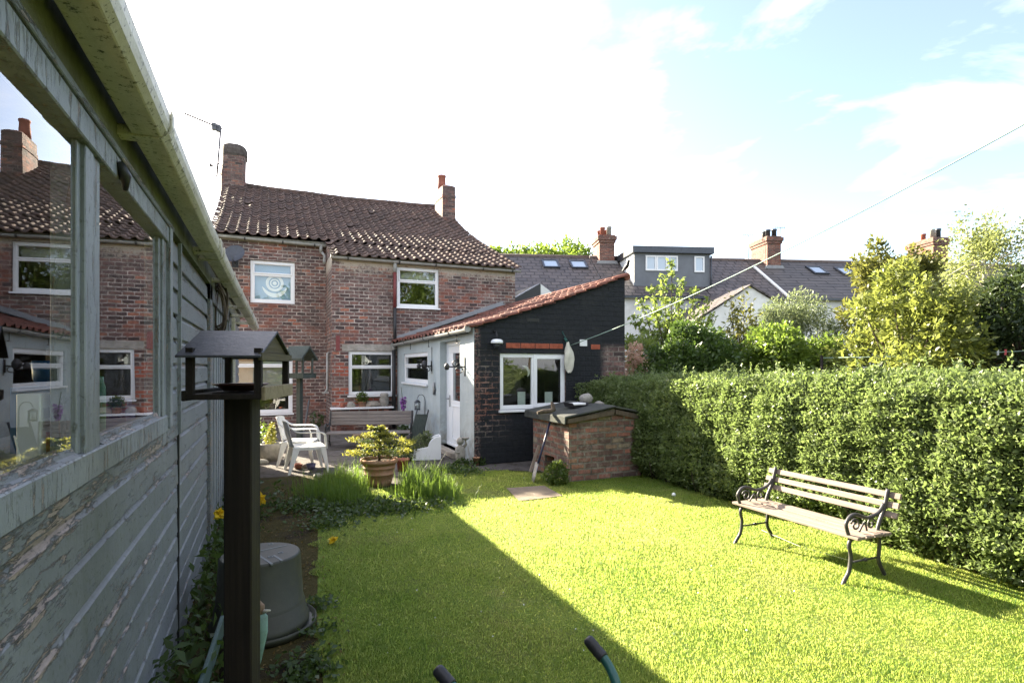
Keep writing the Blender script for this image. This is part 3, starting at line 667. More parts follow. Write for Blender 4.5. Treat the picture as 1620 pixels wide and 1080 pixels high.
b = MB(); b.lathe([(0, 0), (.1, .012), (.2, .045), (.27, .085), (.275, .095), (.265, .09), (.19, .055), (.1, .022), (0, .012)], (0, 0, 0), 24); ds = b.build('reflector', MAT['metal_dark'], di); ds.rotation_euler = (R(62), 0, R(-18))
b = MB(); b.tube([(0, .02, -.02), (-.02, .2, -.12), (-.02, .45, -.12)], .022, 8); b.box(-.1, .06, .43, .45, -.25, .0); b.build('bracket', MAT['metal_dark'], di)
b = MB(); b.tube([(.0, 0, -.26), (-.05, -.3, -.14)], .012, 6); b.box(-.08, -.02, -.36, -.29, -.17, -.09); b.build('feed_arm', MAT['metal_dark'], di)
# unseen narrow wing added behind the shed to cast shadow on the lawn
wing = thing('added_shadow_wing', 'low adjoining brick cottage wing hidden behind the shed', 'house', (-2.0, 17.5, 0)); O = V3((2.0, -17.5, 0))
b = MB(); b.box(-2.0, -1.42, 17.2, 26, 0, 5.15); b.build('wall', MAT['brick'], wing, loc=O)
b = MB(); b.prism([(17.0, 5.2), (19.2, 5.5), (26.2, 5.2), (26.2, 5.1), (17.0, 5.1)], (0, 0, 0), (0, 1, 0), (0, 0, 1), (1, 0, 0), -2.06, -1.42); b.build('roof', MAT['slate'], wing, loc=O)

# ================================================================ lean-to extension
YB, X0, X1 = 9.33, 3.28, 6.39; ZE, ZR = 2.41, 3.46
lt = thing('lean_to_extension', 'lean-to kitchen extension with black painted gable and red pantile roof', 'extension', (4.8, 9.33, 0)); LO = -V3((4.8, 9.33, 0))
def lb(mb, name, mat, **k): return mb.build(name, MAT[mat], lt, loc=LO, **k)
wb = rect((791, 558.5), (895, 645), YB)
wl = (atX(638.5, 560, X0), atX(677, 608, X0)); dr = (atX(696, 541, X0), atX(727.6, 723, X0))
mb = MB(); mb.wall((X0, YB, 0), (1, 0, 0), (0, -1, 0), X1-X0, ZE-.06, [hole(wb, X0)], .16)
mb.add([(X0, YB, ZE-.06), (X1, YB, ZE-.06), (X1, YB, ZR-.02), (X0, YB, ZE-.0)], [(0, 1, 2, 3)])
mb.add([(X1, YB, 0), (X1, YF-.005, 0), (X1, YF-.005, ZR-.02), (X1, YB, ZR-.02)], [(0, 1, 2, 3)]); lb(mb, 'gable_wall', 'brick_black')
# left wall, rendered; U runs towards the camera so that N = -X
YW = YF-.005; mb = MB(); UL = (0, -1, 0)
hl = (YW-wl[0].y, YW-wl[1].y, wl[1].z, wl[0].z); dz0 = .10; hd = (YW-dr[0].y, YW-dr[1].y, dz0, dr[0].z)
mb.wall((X0, YW, 0), UL, (-1, 0, 0), YW-YB, ZE-.02, [hl, hd], .16)
lb(mb, 'rendered_wall', 'render')
b = MB(); b.box(X0-.006, X0+.004, YB-.006, YB+.13, 0, ZE-.03); lb(b, 'corner_strip', 'render')
window(lt, (X0, wl[0].y, wl[1].z), UL, (-1, 0, 0), wl[0].y-wl[1].y, wl[0].z-wl[1].z, 'top', off=LO, fw=.1, transom=.42, rec=.03)
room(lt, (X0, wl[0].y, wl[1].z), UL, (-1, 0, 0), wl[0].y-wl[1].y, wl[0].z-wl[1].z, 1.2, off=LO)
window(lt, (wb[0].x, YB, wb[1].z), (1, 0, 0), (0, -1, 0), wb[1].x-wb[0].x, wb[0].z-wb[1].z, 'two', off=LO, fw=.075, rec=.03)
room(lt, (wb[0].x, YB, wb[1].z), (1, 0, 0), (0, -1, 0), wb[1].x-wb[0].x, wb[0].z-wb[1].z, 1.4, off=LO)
# door: frame, leaf, glazed panel
DW, DH = dr[0].y-dr[1].y, dr[0].z-dz0; Z3 = (0, 0, 1); od = (X0+.14, dr[0].y, dz0); ND = (-1, 0, 0)
b = MB(); b.boxv(od, UL, Z3, ND, 0, .09, 0, DH, -.07, 0); b.boxv(od, UL, Z3, ND, DW-.09, DW, 0, DH, -.07, 0); b.boxv(od, UL, Z3, ND, .09, DW-.09, DH-.09, DH, -.07, 0); b.boxv(od, UL, Z3, ND, .09, DW-.09, 0, .05, -.07, .01)
fr = lb(b, 'door_frame', 'upvc', bevel=.005)
b = MB(); g0, g1, gv0, gv1 = .42, DW-.24, .92, DH-.24
def dbar(u0, u1, v0, v1, n0=-.06, n1=-.012): b.boxv(od, UL, Z3, ND, u0, u1, v0, v1, n0, n1)
dbar(.095, DW-.095, .055, .92); dbar(.095, DW-.095, gv1, DH-.095); dbar(.095, g0, .92, gv1); dbar(g1, DW-.095, .92, gv1)
for (u0, u1, v0, v1) in ((g0-.02, g1+.02, .14, .17), (g0-.02, g1+.02, .80, .83), (g0-.02, g0+.01, .17, .80), (g1-.01, g1+.02, .17, .80)): dbar(u0, u1, v0, v1, -.012, .002)
door = lb(b, 'door', 'upvc', bevel=.004)
b = MB(); b.boxv(od, UL, Z3, ND, g0, g1, .92, gv1, -.04, -.034); b.build('pane', MAT['glass'], door)
b = MB(); b.boxv(od, UL, Z3, ND, .2, .24, .78, 1.02, -.012, 0); b.tube([V3(od)+V3(UL)*.22+V3((-.01, 0, .95)), V3(od)+V3(UL)*.22+V3((-.06, 0, .95)), V3(od)+V3(UL)*.33+V3((-.06, 0, .94))], .011, 6); b.build('handle', MAT['steel'], door)
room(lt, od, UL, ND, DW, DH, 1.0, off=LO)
b = MB(); b.boxv((X0, dr[0].y, 0), UL, Z3, ND, -.02, DW+.02, .0, .10, -.14, .16); lb(b, 'door_step', 'concrete', bevel=.01)
# roof
pantile('roof', MAT['pantile_red'], lt, (0, 0, 0), (0, -1, 0), (1, 0, 0), -(YF-.03), -(YB-.07), [(X0-.16, ZE-.05), (4.8, ZE+.47), (X1+.08, ZR+.03)], .29, .34, lambda u, s: -.03*sin(pi*s), off=LO)
b = MB(); b.prism([(X0-.05, ZE-.06), (X1, ZR-.03), (X1, ZR-.1), (X0, ZE-.11)], (0, YB+.3, 0), (1, 0, 0), Z3, (0, 1, 0), 0, YF-YB-.32); lb(b, 'roof_lining', 'felt')
b = MB(); n = 14    # the verge tiles bedded along the gable
for i in range(n):
    t0, t1 = i/n, (i+1.05)/n; f = lambda t: V3((X0-.10+(X1+.1-X0)*t, YB-.035, ZE-.06+(ZR-ZE+.05)*t-.03*sin(pi*t)+random.uniform(-.004, .004)))
    b.bar(f(t0)+V3((0, 0, .035)), f(t1)+V3((0, 0, .012)), .10, .014)
lb(b, 'verge_tiles', 'verge_red')
b = MB(); b.prism([(X0-.05, ZE-.01), (X1+.05, ZR+.04), (X1+.05, ZR+.20), (X0-.05, ZE+.13)], (0, YF-.03, 0), (1, 0, 0), Z3, (0, 1, 0), 0, .02)
b.prism([(X0-.05, ZE+.02), (X1+.05, ZR+.07), (X1+.05, ZR+.10), (X0-.05, ZE+.06)], (0, YF-.17, 0), (1, 0, 0), Z3, (0, 1, 0), 0, .14); lb(b, 'flashing', 'lead')
b = MB(); b.tube([(X1+.05, YB-.02, ZR+.0), (X1+.05, YF, ZR+.0)], .075, 10); lb(b, 'ridge_tiles', 'verge_red')
gutter('gutter', (X0-.13, YF-.05, ZE-.10), (X0-.13, YB-.04, ZE-.055), .06, (.25, .55, .85), LO, lt)
b = MB(); b.tube([(X0-.13, YF-.12, ZE-.12), (X0-.12, YF-.12, ZE-.26)], .048, 10); lb(b, 'gutter_outlet', 'gutter_grey')
b = MB(); b.tube([(X0-.12, YF-.12, ZE-.25), (X0-.12, YF-.12, .05)], .05, 10); lb(b, 'downpipe', 'iron')
# exposed red brick course over the window, vents
b = MB(); u0, u1, za, zb = atY(800, 550.5, YB).x, atY(891, 550.5, YB).x, atY(840, 551, YB).z, atY(840, 543, YB).z
k = 4
for i in range(k): b.box(u0+(u1-u0)*i/k+.006, u0+(u1-u0)*(i+1)/k-.006, YB-.006, YB+.02, za, zb)
lb(b, 'brick_course', 'brick_red', bevel=.004); c0 = atY(935, 545, YB).x; b = MB(); b.box(c0, c0+.2, YB-.005, YB+.02, za, zb); lb(b, 'exposed_brick', 'brick_red', bevel=.004)
b = MB(); p, q = atY(917, 537, YB), atY(928, 547.5, YB); b.box(p.x, q.x, YB-.02, YB-.002, q.z, p.z)
for i in range(4): b.box(p.x+.01, q.x-.01, YB-.026, YB-.02, q.z+.02+i*.03, q.z+.032+i*.03)
lb(b, 'wall_vent', 'upvc')
b = MB(); p, q = atY(834, 503, YB), atY(853, 509, YB); b.box(p.x, q.x, YB-.004, YB-.001, q.z, p.z)
for i in range(6): x = p.x+(q.x-p.x)*(i+.5)/6; b.box(x-.008, x+.008, YB-.01, YB-.004, q.z, p.z)
lb(b, 'air_brick', 'iron')
# hanging-basket hooks under the gutter
for i, pxx in enumerate((655, 684.5, 730)):
    y = atX(pxx, 550, X0).y; b = MB(); b.tube([(X0-.09, y, ZE-.12), (X0-.09, y, ZE-.28)], .007, 5); b.tube([(X0-.12, y-.16, ZE-.28), (X0-.06, y+.16, ZE-.28)], .008, 5); lb(b, 'iron_hook', 'iron')
y = atX(684.5, 550, X0).y; b = MB(); b.tube([(X0-.02, y, ZE-.28), (X0-.02, y, 1.55)], .006, 5); lb(b, 'cable', 'iron')
# iron wall brackets, lamp, plaque
def scroll(b, o, U, L, H):
    o, U = V3(o), V3(U); Z = V3((0, 0, 1))
    b.boxv(o, U, Z, U.cross(Z), -.01, .012, -H*.5, H*.5, -.02, .02); b.tube([o, o+U*L], .014, 6)
    pts = [o+U*(L*.12+L*.2*(1+cos(t)))+Z*(-.06+.05*sin(t)) for t in np.linspace(0, 5.5, 12)]; b.tube(pts, .010, 5)
    pts = [o+U*(L*.55+L*.14*cos(t))+Z*(.06+.05*sin(t)) for t in np.linspace(-1.5, 4, 10)]; b.tube(pts, .010, 5)
    b.lathe([(.0, -.06), (.04, -.05), (.05, .02), (.02, .06), (0, .07)], o+U*L, 8)
o = atX(683, 579, X0); s = thing('iron_wall_bracket', 'black iron scroll bracket with a bird finial beside the small side window', 'bracket', (X0-.005, o.y, o.z), group='iron brackets on the grey wall')
b = MB(); scroll(b, (0, 0, 0), (-1, 0, 0), .28, .22); b.build('scroll_arm', MAT['iron'], s); b = MB(); b.lathe([(0, -.11), (.07, -.06), (.085, .02), (.05, .08), (0, .1)], (-.16, 0, .03), 10, .8, 1.3); b.prism([(0, 0), (.1, .05), (.0, .08)], (-.22, 0, .08), (-1, 0, 0), Z3, (0, 1, 0), -.01, .01); b.build('finial', MAT['iron'], s)
o = atX(736, 580, X0); s = thing('iron_wall_bracket', 'black iron scroll bracket reaching out beside the white door', 'bracket', (X0-.005, o.y, o.z), group='iron brackets on the grey wall')
b = MB(); scroll(b, (0, 0, 0), (-1, 0, 0), .34, .34); b.build('scroll_arm', MAT['iron'], s)
o = atX(688.5, 614, X0); b = MB(); b.lathe([(0, -.14), (.05, -.13), (.04, -.03), (.055, .0), (.03, .06), (.035, .11), (.0, .15)], (X0-.03, o.y, o.z), 8, .5, 1); b.box(X0-.03, X0-.004, o.y-.09, o.y+.09, o.z-.03, o.z-.012)
tag(b.build('wall_ornament', MAT['steel']), 'small grey figure ornament fixed on the pale wall left of the door', 'ornament')
o = atY(782, 541, YB); s = thing('wall_lamp', 'white dome lamp hanging on the black gable left of the window', 'lamp', (o.x, YB-.005, o.z))
b = MB(); b.lathe([(.0, .05), (.07, .045), (.105, .02), (.11, -.02), (.10, -.03), (0, -.03)], (0, -.12, 0), 16); b.build('lamp_shade', MAT['upvc'], s)
b = MB(); b.tube([(0, -.12, .05), (0, -.12, .12), (0, -.06, .19), (0, 0, .19)], .012, 6); b.lathe([(.035, -.006), (.035, .006)], (0, -.004, .19), 8); b.build('arm', MAT['iron'], s)
b = MB(); b.lathe([(0, -.12), (.05, -.11), (.065, -.06), (.06, -.03)], (0, -.12, 0), 12); b.build('bowl', MAT['metal_dark'], s)
# cards and a crescent behind the gable window
for lab, xx, ww in (('pale green card on the inside sill of the left light of the black wall window', 825, 12), ('pale green card on the inside sill of the right light of the black wall window', 868, 12)):
    p = atY(xx-ww/2, 637, YB+.2); q = atY(xx+ww/2, 622, YB+.2); b = MB(); b.box(p.x, q.x, YB+.2, YB+.21, wb[1].z+.0, q.z+.03); tag(b.build('window_card', MAT['paper']), lab, 'card', 'cards inside the black wall window')
b = MB(); p = atY(829, 588, YB+.25); ring(b, (p.x, YB+.25, p.z), .07, .12, -.9, 1.9, 20, taper=True); b.tube([(p.x, YB+.25, p.z+.1), (p.x, YB+.25, wb[0].z+.1)], .002, 4); tag(b.build('crescent_ornament', MAT['blind_white']), 'pale crescent ornament hanging behind the left light of the black wall window', 'ornament')

# ================================================================ outbuilding behind the lean-to
ob = thing('outbuilding', 'black walled outbuilding with a white gable behind the lean-to roof', 'outbuilding', (8.2, 17.5, 0)); O = -V3((8.2, 17.5, 0))
a = atY(812, 470, 17.2); p = atY(855, 448, 17.2); q = atY(876, 462, 17.2); e = atY(905, 486, 17.2)
b = MB(); b.prism([(a.x-1.2, 0), (p.x, 0), (p.x, p.z), (a.x-1.2, a.z-.75)], (0, 17.2, 0), (1, 0, 0), Z3, (0, 1, 0), 0, .4); b.build('dark_wall', MAT['iron'], ob, loc=O)
b = MB(); b.prism([(p.x+.02, 0), (e.x, 0), (e.x, e.z), (p.x+.02, p.z-.02)], (0, 17.22, 0), (1, 0, 0), Z3, (0, 1, 0), 0, 3); b.build('gable', MAT['white_render'], ob, loc=O)
# ================================================================ the painted shed on the left
SX = -.5
shed = thing('timber_shed', 'long grey green timber shed with peeling paint and two windows', 'shed', (-1.8, 4.5, 0)); SO = -V3((-1.8, 4.5, 0))
def sb(mb, name, mat, **k): return mb.build(name, MAT[mat], shed, loc=SO, **k)
BP = .1435
prof = [(.004, 0), (.006, .004), (.002, .112), (-.004, .118), (-.011, .127), (-.013, .137), (-.012, BP)]
def boards(y0, y1, rows):
    mb = MB(); n = max(2, int((y1-y0)/.35))
    for r in rows:
        vs = []; ph = random.uniform(0, 6)
        for i in range(n+1):
            y = y0+(y1-y0)*i/n; j = .0018*sin(y*2.3+ph)+random.uniform(-.0008, .0008); jx = .002*sin(y*1.7+ph*2)
            for (x, z) in prof: vs.append((SX+x+jx, y, r*BP+z+j))
        k = len(prof); fs = [(i*k+j, i*k+j+1, (i+1)*k+j+1, (i+1)*k+j) for i in range(n) for j in range(k-1)]
        fs += [(i*k+k-1, i*k+k, i*k+k, i*k+k-1)[:0] for i in range(0)]
        # underside of each board
        mb.add(vs, [f[::-1] for f in fs])
        b = len(mb.v)-len(vs)
        mb.add([(mb.v[b+i*k][0], mb.v[b+i*k][1], mb.v[b+i*k][2]) for i in range(n+1)]+[(SX-.014, mb.v[b+i*k][1], mb.v[b+i*k][2]+.001) for i in range(n+1)], [(i, i+1, n+1+i+1, n+1+i) for i in range(n)])
    return mb
m1 = boards(-2.5, 3.9, range(0, 9)); m2 = boards(3.912, 11.6, range(0, 17)); m3 = boards(3.5, 3.9, range(9, 17))
mb = MB(); 
for m in (m1, m2, m3): mb.add(m.v, m.f)
sb(mb, 'cladding', 'shed')
b = MB(); b.bar((SX+.012, 3.905, 1.30), (SX+.012, 3.93, 2.46), .03, .02, (1, 0, 0)); sb(b, 'cover_strip', 'shed_frame')
b = MB(); b.bar((SX+.007, 3.90, .0), (SX+.007, 3.907, 1.30), .014, .012, (1, 0, 0)); sb(b, 'joint_gap', 'iron')
b = MB()  # other walls, roof; opening added in the unseen back wall to light the shelf
b.box(-3.3, -3.2, -2.5, 11.6, 0, 1.1); b.box(-3.3, -3.2, -2.5, .2, 1.1, 2.6); b.box(-3.3, -3.2, 6.5, 11.6, 1.1, 2.6); b.box(-3.3, -3.2, .2, 6.5, 2.3, 2.6); b.prism([(-3.35, 2.595), (-.45, 2.595), (-1.9, 3.055)], (0, 11.5, 0), (1, 0, 0), Z3, (0, 1, 0), 0, .1); b.prism([(-3.35, 2.595), (-.45, 2.595), (-1.9, 3.055)], (0, -2.6, 0), (1, 0, 0), Z3, (0, 1, 0), 0, .1); b.box(-3.2, SX-.02, 11.5, 11.6, 0, 2.6); b.box(-3.2, SX-.02, -2.6, -2.5, 0, 2.6); b.box(-3.2, SX-.02, -2.5, 11.5, 0, .1)
b.box(SX-.06, SX-.02, 3.5, 11.5, .1, 2.5); b.box(SX-.06, SX-.02, -2.5, 3.5, .1, 1.3); b.box(SX-.06, SX-.02, -2.5, .85, 1.3, 2.5); sb(b, 'inner_wall', 'fence_wood')
b = MB(); b.prism([(-.43, 2.60), (-.43, 2.63), (-1.9, 3.1), (-3.4, 2.63), (-3.4, 2.6), (-1.9, 3.06)], (0, -2.6, 0), (1, 0, 0), Z3, (0, 1, 0), 0, 14.3); sb(b, 'roof', 'felt')
b = MB(); b.box(SX-.03, SX+.025, -2.5, 11.6, 2.44, 2.60); sb(b, 'fascia', 'algae_wood')
# window frame: sill rail, head, mullion, jamb
b = MB(); b.box(SX-.06, SX+.022, -.2, 3.5, 1.365, 1.45)
win = sb(b, 'window', 'shed_frame', bevel=.004)
b = MB(); b.box(SX-.05, SX+.026, -.2, 3.5, 2.345, 2.425); b.build('head', MAT['shed_frame'], win, .004)
b = MB(); b.box(SX-.03, SX+.034, -.2, 3.55, 2.425, 2.45); b.build('drip_board', MAT['shed_worn'], win, .003)
b = MB(); b.box(SX-.06, SX+.014, 2.0, 2.085, 1.38, 2.345); b.box(SX-.06, SX+.010, 2.088, 2.17, 1.38, 2.345); b.box(SX-.06, SX+.002, 1.965, 2.0, 1.45, 2.345); b.box(SX-.06, SX+.002, 2.17, 2.195, 1.45, 2.345); b.build('mullion', MAT['shed_frame'], win, .003)
b = MB(); b.box(SX-.06, SX+.003, 3.27, 3.32, 1.45, 2.345); b.box(SX-.06, SX+.014, 3.32, 3.42, 1.30, 2.42); b.box(SX-.03, SX+.034, 3.42, 3.50, 1.38, 2.44); b.build('jamb', MAT['shed_frame'], win, .003)
b = MB(); b.box(SX-.06, SX+.024, .84, .92, 1.38, 2.345); b.build('jamb', MAT['shed_frame'], win, .003)
b = MB(); b.prism([(SX-.03, 1.45), (SX+.016, 1.45), (SX+.002, 1.458), (SX-.006, 1.476), (SX-.03, 1.478)], (0, .92, 0), (1, 0, 0), Z3, (0, 1, 0), 0, 1.03)
b.prism([(SX-.03, 1.45), (SX+.016, 1.45), (SX+.002, 1.458), (SX-.006, 1.476), (SX-.03, 1.478)], (0, 2.2, 0), (1, 0, 0), Z3, (0, 1, 0), 0, 1.07)
b.build('putty_sill', MAT['shed_worn'], win)
b = MB(); b.box(SX-.02, SX+.012, -2, 3.5, 1.30, 1.362); b.build('under_sill', MAT['shed_worn'], win, .005)
def pane(y0, y1, tilt):
    b = MB(); c = (y0+y1)/2
    b.boxv((SX-.012, c, 1.46), (sin(tilt), cos(tilt), 0), (0, 0, 1), (cos(tilt), -sin(tilt), 0), -(y1-y0)/2, (y1-y0)/2, 0, .885, -.002, .002); b.build('pane', MAT['glass_shed'], win)
pane(.9, 1.97, R(TILT)); pane(2.18, 3.29, R(TILT*.5))
b = MB(); b.box(-.95, SX-.06, .8, 3.4, 1.385, 1.425); sb(b, 'inner_shelf', 'shed')
b = MB(); b.tube([(SX+.03, 2.32, 2.40), (SX+.045, 2.34, 2.36), (SX+.04, 2.37, 2.32)], [.014, .02, .008], 8); b.build('latch', MAT['iron'], win)
# gutter
gp = [(.0, 0), (.088, 0), (.108, .018), (.116, .045), (.116, .088), (.108, .088), (.106, .046), (.098, .024), (.082, .008), (.008, .008), (.008, .09), (0, .09)]
path = [(-.435, -2.5, 2.505), (-.435, 2, 2.505), (-.432, 4, 2.50), (-.405, 6, 2.485), (-.36, 8, 2.455), (-.31, 9.7, 2.41), (-.275, 11.4, 2.37)]
def gpt(y):
    for a, b in zip(path, path[1:]):
        if a[1] <= y <= b[1]:
            t = (y-a[1])/(b[1]-a[1]); return V3([a[i]+(b[i]-a[i])*t for i in range(3)])
b = MB(); b.sweep(gp, path); gut = sb(b, 'gutter', 'gutter_algae', bevel=.003)
gp2 = [(-.006, -.007), (.091, -.007), (.114, .014), (.124, .044), (.124, .096), (.116, .096), (.116, .045), (.108, .018), (.088, 0), (-.006, 0)]
for y in (.35, 2.35, 4.5, 4.78, 5.9, 7.0, 8.1, 9.1, 10.2):
    b = MB(); p = gpt(y); w = .03 if y not in (4.5,) else .06
    b.sweep(gp2, [gpt(y-w), gpt(y+w)]); b.box(SX+.0, p.x, y-w, y+w, p.z-.007, p.z+.03); b.build('gutter_bracket', MAT['gutter_algae'], gut, .002)
# door posts further along
b = MB()
for (y0, y1, h) in ((5.7, 5.9, 2.44), (8.3, 8.5, 2.44)): b.box(SX, SX+.03, y0, y1, .05, h)
b.box(SX, SX+.03, 5.7, 8.5, 2.3, 2.44); sb(b, 'door_frame', 'shed_worn', bevel=.004)
b = MB(); b.box(SX, SX+.012, 5.92, 8.28, .05, 2.28)
for i in range(1, 8): y = 5.92+2.36*i/8; b.box(SX+.012, SX+.02, y-.012, y+.012, .05, 2.28)
sb(b, 'door', 'shed_frame')
b = MB(); b.box(SX+.0, SX+.05, 9.3, 9.48, .05, 2.42); sb(b, 'corner_board', 'gutter_algae', bevel=.004)
# coil of twigs hung by the eave
cc = atD(345.5, 490, 5.6); co = MB()
for i in range(16):
    pts = []; ph = random.uniform(0, 6.3); rx, rz = random.uniform(.05, .085), random.uniform(.17, .27); oy = random.uniform(-.04, .04)
    for k in range(20):
        t = 2*pi*k/20; w = 1+.08*sin(3*t+ph)
        pts.append(cc+RT*(cos(t+ph)*rx*w)+V3((0, 0, 1))*(sin(t+ph)*rz*w)+FW*(oy+.03*sin(2*t+ph)))
    co.tube(pts, random.uniform(.004, .009), 5, closed=True)
co.tube([cc+V3((0, 0, .2)), cc+V3((-.02, 0, .36))], .004, 4)
tag(co.build('twig_coil', MAT['bark']), 'brown oval coil of old twigs hanging under the shed gutter', 'coil')
# things on the shelf behind the shed windows
def onshelf(px, X=-.60): q = atX(px, 700, X); return V3((X, q.y, 1.425))
q = onshelf(64); t = thing('paint_tin', 'tall pale labelled carton standing inside the left shed window', 'carton', q, R(-12))
b = MB(); b.box(-.03, .03, -.055, .055, 0, .20); b.build('carton_body', MAT['upvc'], t, .003)
b = MB(); b.box(.0302, .0312, -.03, .025, .03, .09); b.build('red_label', MAT['peg_pink'], t)
b = MB(); b.box(.0302, .0312, -.045, .045, .13, .16); b.box(.0302, .0312, -.045, .03, .105, .112); b.box(.0302, .0312, -.045, .04, .118, .124); b.build('printed_band', MAT['net'], t)
t.name = 'carton'
q = onshelf(84, -.66); b = MB(); b.lathe([(.032, 0), (.034, .02), (.034, .19), (.02, .22), (.014, .225), (.014, .25), (.0, .25)], q, 14); tag(b.build('bottle', MAT['metal_dark']), 'dark bottle behind the carton in the left shed window', 'bottle')
q = onshelf(102, -.7); b = MB(); b.box(q.x-.04, q.x+.04, q.y-.06, q.y+.06, q.z, q.z+.34); tag(b.build('board_offcut', MAT['fence_wood'], bevel=.003), 'tan wooden board standing inside by the shed mullion', 'board')
q = onshelf(38, -.555); t = thing('window_sign', 'small white leaning card with a big letter C inside the left shed window', 'sign', q, R(20))
b = MB(); b.boxv((0, 0, 0), (0, 1, 0), V3((-.18, 0, 1)).normalized(), (1, 0, .18), -.036, .036, 0, .105, 0, .003); b.build('card', MAT['upvc'], t)
mb = MB(); ring(mb, (0, 0, 0), .017, .026, .75, 2*pi-.75, 24, 0, .0012); o_ = mb.build('lettering', MAT['metal_dark'], t); o_.location = (-.0075, -.006, .062); o_.rotation_euler = (R(-10), 0, R(90))
mb = MB()
for k in range(3): mb.box(-.0015, .0, -.005, .028-.006*k, .055+.014*k, .060+.014*k)
o_ = mb.build('small_print', MAT['metal_dark'], t); o_.rotation_euler = (0, R(-10), 0); o_.location = (.0038, .0, .0)
q = onshelf(72, -.68); b = MB(); b.lathe([(.03, 0), (.04, .02), (.043, .08), (.04, .08), (.034, .02), (0, .015)], q+V3((0, .02, .215)), 16); b.box(q.x-.07, q.x+.07, q.y-.07, q.y+.1, q.z, q.z+.21); tag(b.build('blue_tub', plain('blue_plastic', (.02, .09, .2), .4, .1, 5, 0)), 'blue tub behind the carton in the left shed window', 'tub')
q = onshelf(158, -.57); b = MB(); b.lathe([(.018, 0), (.019, .02), (.019, .2), (.012, .22), (.012, .24), (0, .24)], q, 12); tag(b.build('glue_tube', plain('green_plastic', (.03, .14, .07), .4, .1, 5, 0)), 'slim green bottle behind the shed window mullion', 'bottle')
q = onshelf(186, -.62); b = MB(); b.box(q.x-.05, q.x+.05, q.y-.1, q.y+.1, q.z, q.z+.1); b.box(q.x-.04, q.x+.04, q.y-.02, q.y+.08, q.z+.1, q.z+.13); tag(b.build('blue_box', plain('dark_blue_card', (.02, .03, .12), .5, .1, 5, 0), bevel=.003), 'dark blue box lying inside the right shed window', 'box')
# ================================================================ bird table in front of the shed
bz = 1.85; bo = cam(-.535/1.0*bz*.97-.013, bz*1.11, 0); ba = -R(23.2-8)
bt = thing('bird_table', 'tall dark wooden bird table with a pitched roof right by the shed', 'bird table', bo, ba)
def bb(mb, name, mat, **k): return mb.build(name, MAT[mat], bt, **k)
hx, hy = .118, .19; pz = 1.592
b = MB(); b.box(-.047, .047, -.054, .054, -.02, pz-.001); bb(b, 'post', 'dark_wood', bevel=.005)
b = MB(); b.box(-hx, hx, -hy, hy, pz, pz+.018); bb(b, 'platform', 'dark_wood', bevel=.002)
b = MB(); b.box(hx, hx+.012, -hy, hy, pz-.004, pz+.042); bb(b, 'rail', 'pale_wood', bevel=.002)
b = MB(); b.box(-hx-.012, -hx, -hy, hy, pz-.004, pz+.03); bb(b, 'rail', 'dark_wood', bevel=.002)
rz0 = 1.742
for sx in (-1, 1):
    for sy in (-1, 1): b = MB(); b.box(sx*(hx-.012)-.011, sx*(hx-.012)+.011, sy*(hy-.012)-.011, sy*(hy-.012)+.011, pz+.018, rz0+.02); bb(b, 'corner_post', 'dark_wood')
rh, ov = .088, .022
b = MB(); L = hx+ov
b.prism([(-hy-ov, rz0-.005), (0, rz0+rh), (hy+ov, rz0-.005), (hy+ov, rz0-.013), (0, rz0+rh-.009), (-hy-ov, rz0-.013)], (0, 0, 0), (0, 1, 0), Z3, (1, 0, 0), -L, hx+.004); bb(b, 'roof', 'felt_dark', bevel=.0015)
b = MB(); b.prism([(-hy, rz0-.004), (hy, rz0-.004), (0, rz0+rh-.014)], (hx-.02, 0, 0), (0, 1, 0), Z3, (1, 0, 0), 0, .012); b.prism([(-hy, rz0-.004), (hy, rz0-.004), (0, rz0+rh-.014)], (-hx+.006, 0, 0), (0, 1, 0), Z3, (1, 0, 0), 0, .012); bb(b, 'gable_board', 'pale_wood_dark')
b = MB(); b.box(hx-.006, hx+.006, -hy-.01, hy+.01, rz0-.02, rz0+.004); bb(b, 'tie_bar', 'pale_wood_dark')
dish = MB(); dish.lathe([(.0, .004), (.055, .004), (.078, .022), (.092, .026), (.093, .030), (.076, .029), (.054, .010), (0, .009)], (0, 0, 0), 28); dd = dish.build('feeding_dish', plain('brown_glaze', (.07, .028, .02), .3, .2, 10, .001)); dd.location = bo+V3((-.005, 0, pz+.018)); tag(dd, 'shallow brown dish lying on the near bird table', 'dish')
# far bird table by the cottage
fo = atZ(474, 700, 0); fo = cam((474-810)/900*12.2, 12.2, 0); ft = thing('bird_table', 'green grey bird table with an open gabled frame near the cottage wall', 'bird table', fo, -R(40))
def fz(y): return CH+(580-y)*12.2/900
b = MB(); b.box(-.05, .05, -.05, .05, 0, fz(598)); b.build('post', MAT['green_wood'], ft, .005)
b = MB(); b.box(-.24, .24, -.2, .2, fz(598), fz(593)); b.box(-.26, .26, -.22, -.2, fz(598), fz(590)); b.box(-.26, .26, .2, .22, fz(598), fz(590)); b.build('platform', MAT['green_wood'], ft)
for sx in (-1, 1):
    for sy in (-1, 1): b = MB(); b.box(sx*.2-.018, sx*.2+.018, sy*.16-.018, sy*.16+.018, fz(593), fz(566)); b.build('corner_post', MAT['green_wood'], ft)
b = MB(); a, c = fz(547), fz(567)
b.prism([(-.28, c), (0, a), (.28, c), (.28, c-.05), (0, a-.05), (-.28, c-.05)], (0, 0, 0), (0, 1, 0), Z3, (1, 0, 0), -.26, .26); b.build('roof', MAT['green_wood'], ft)
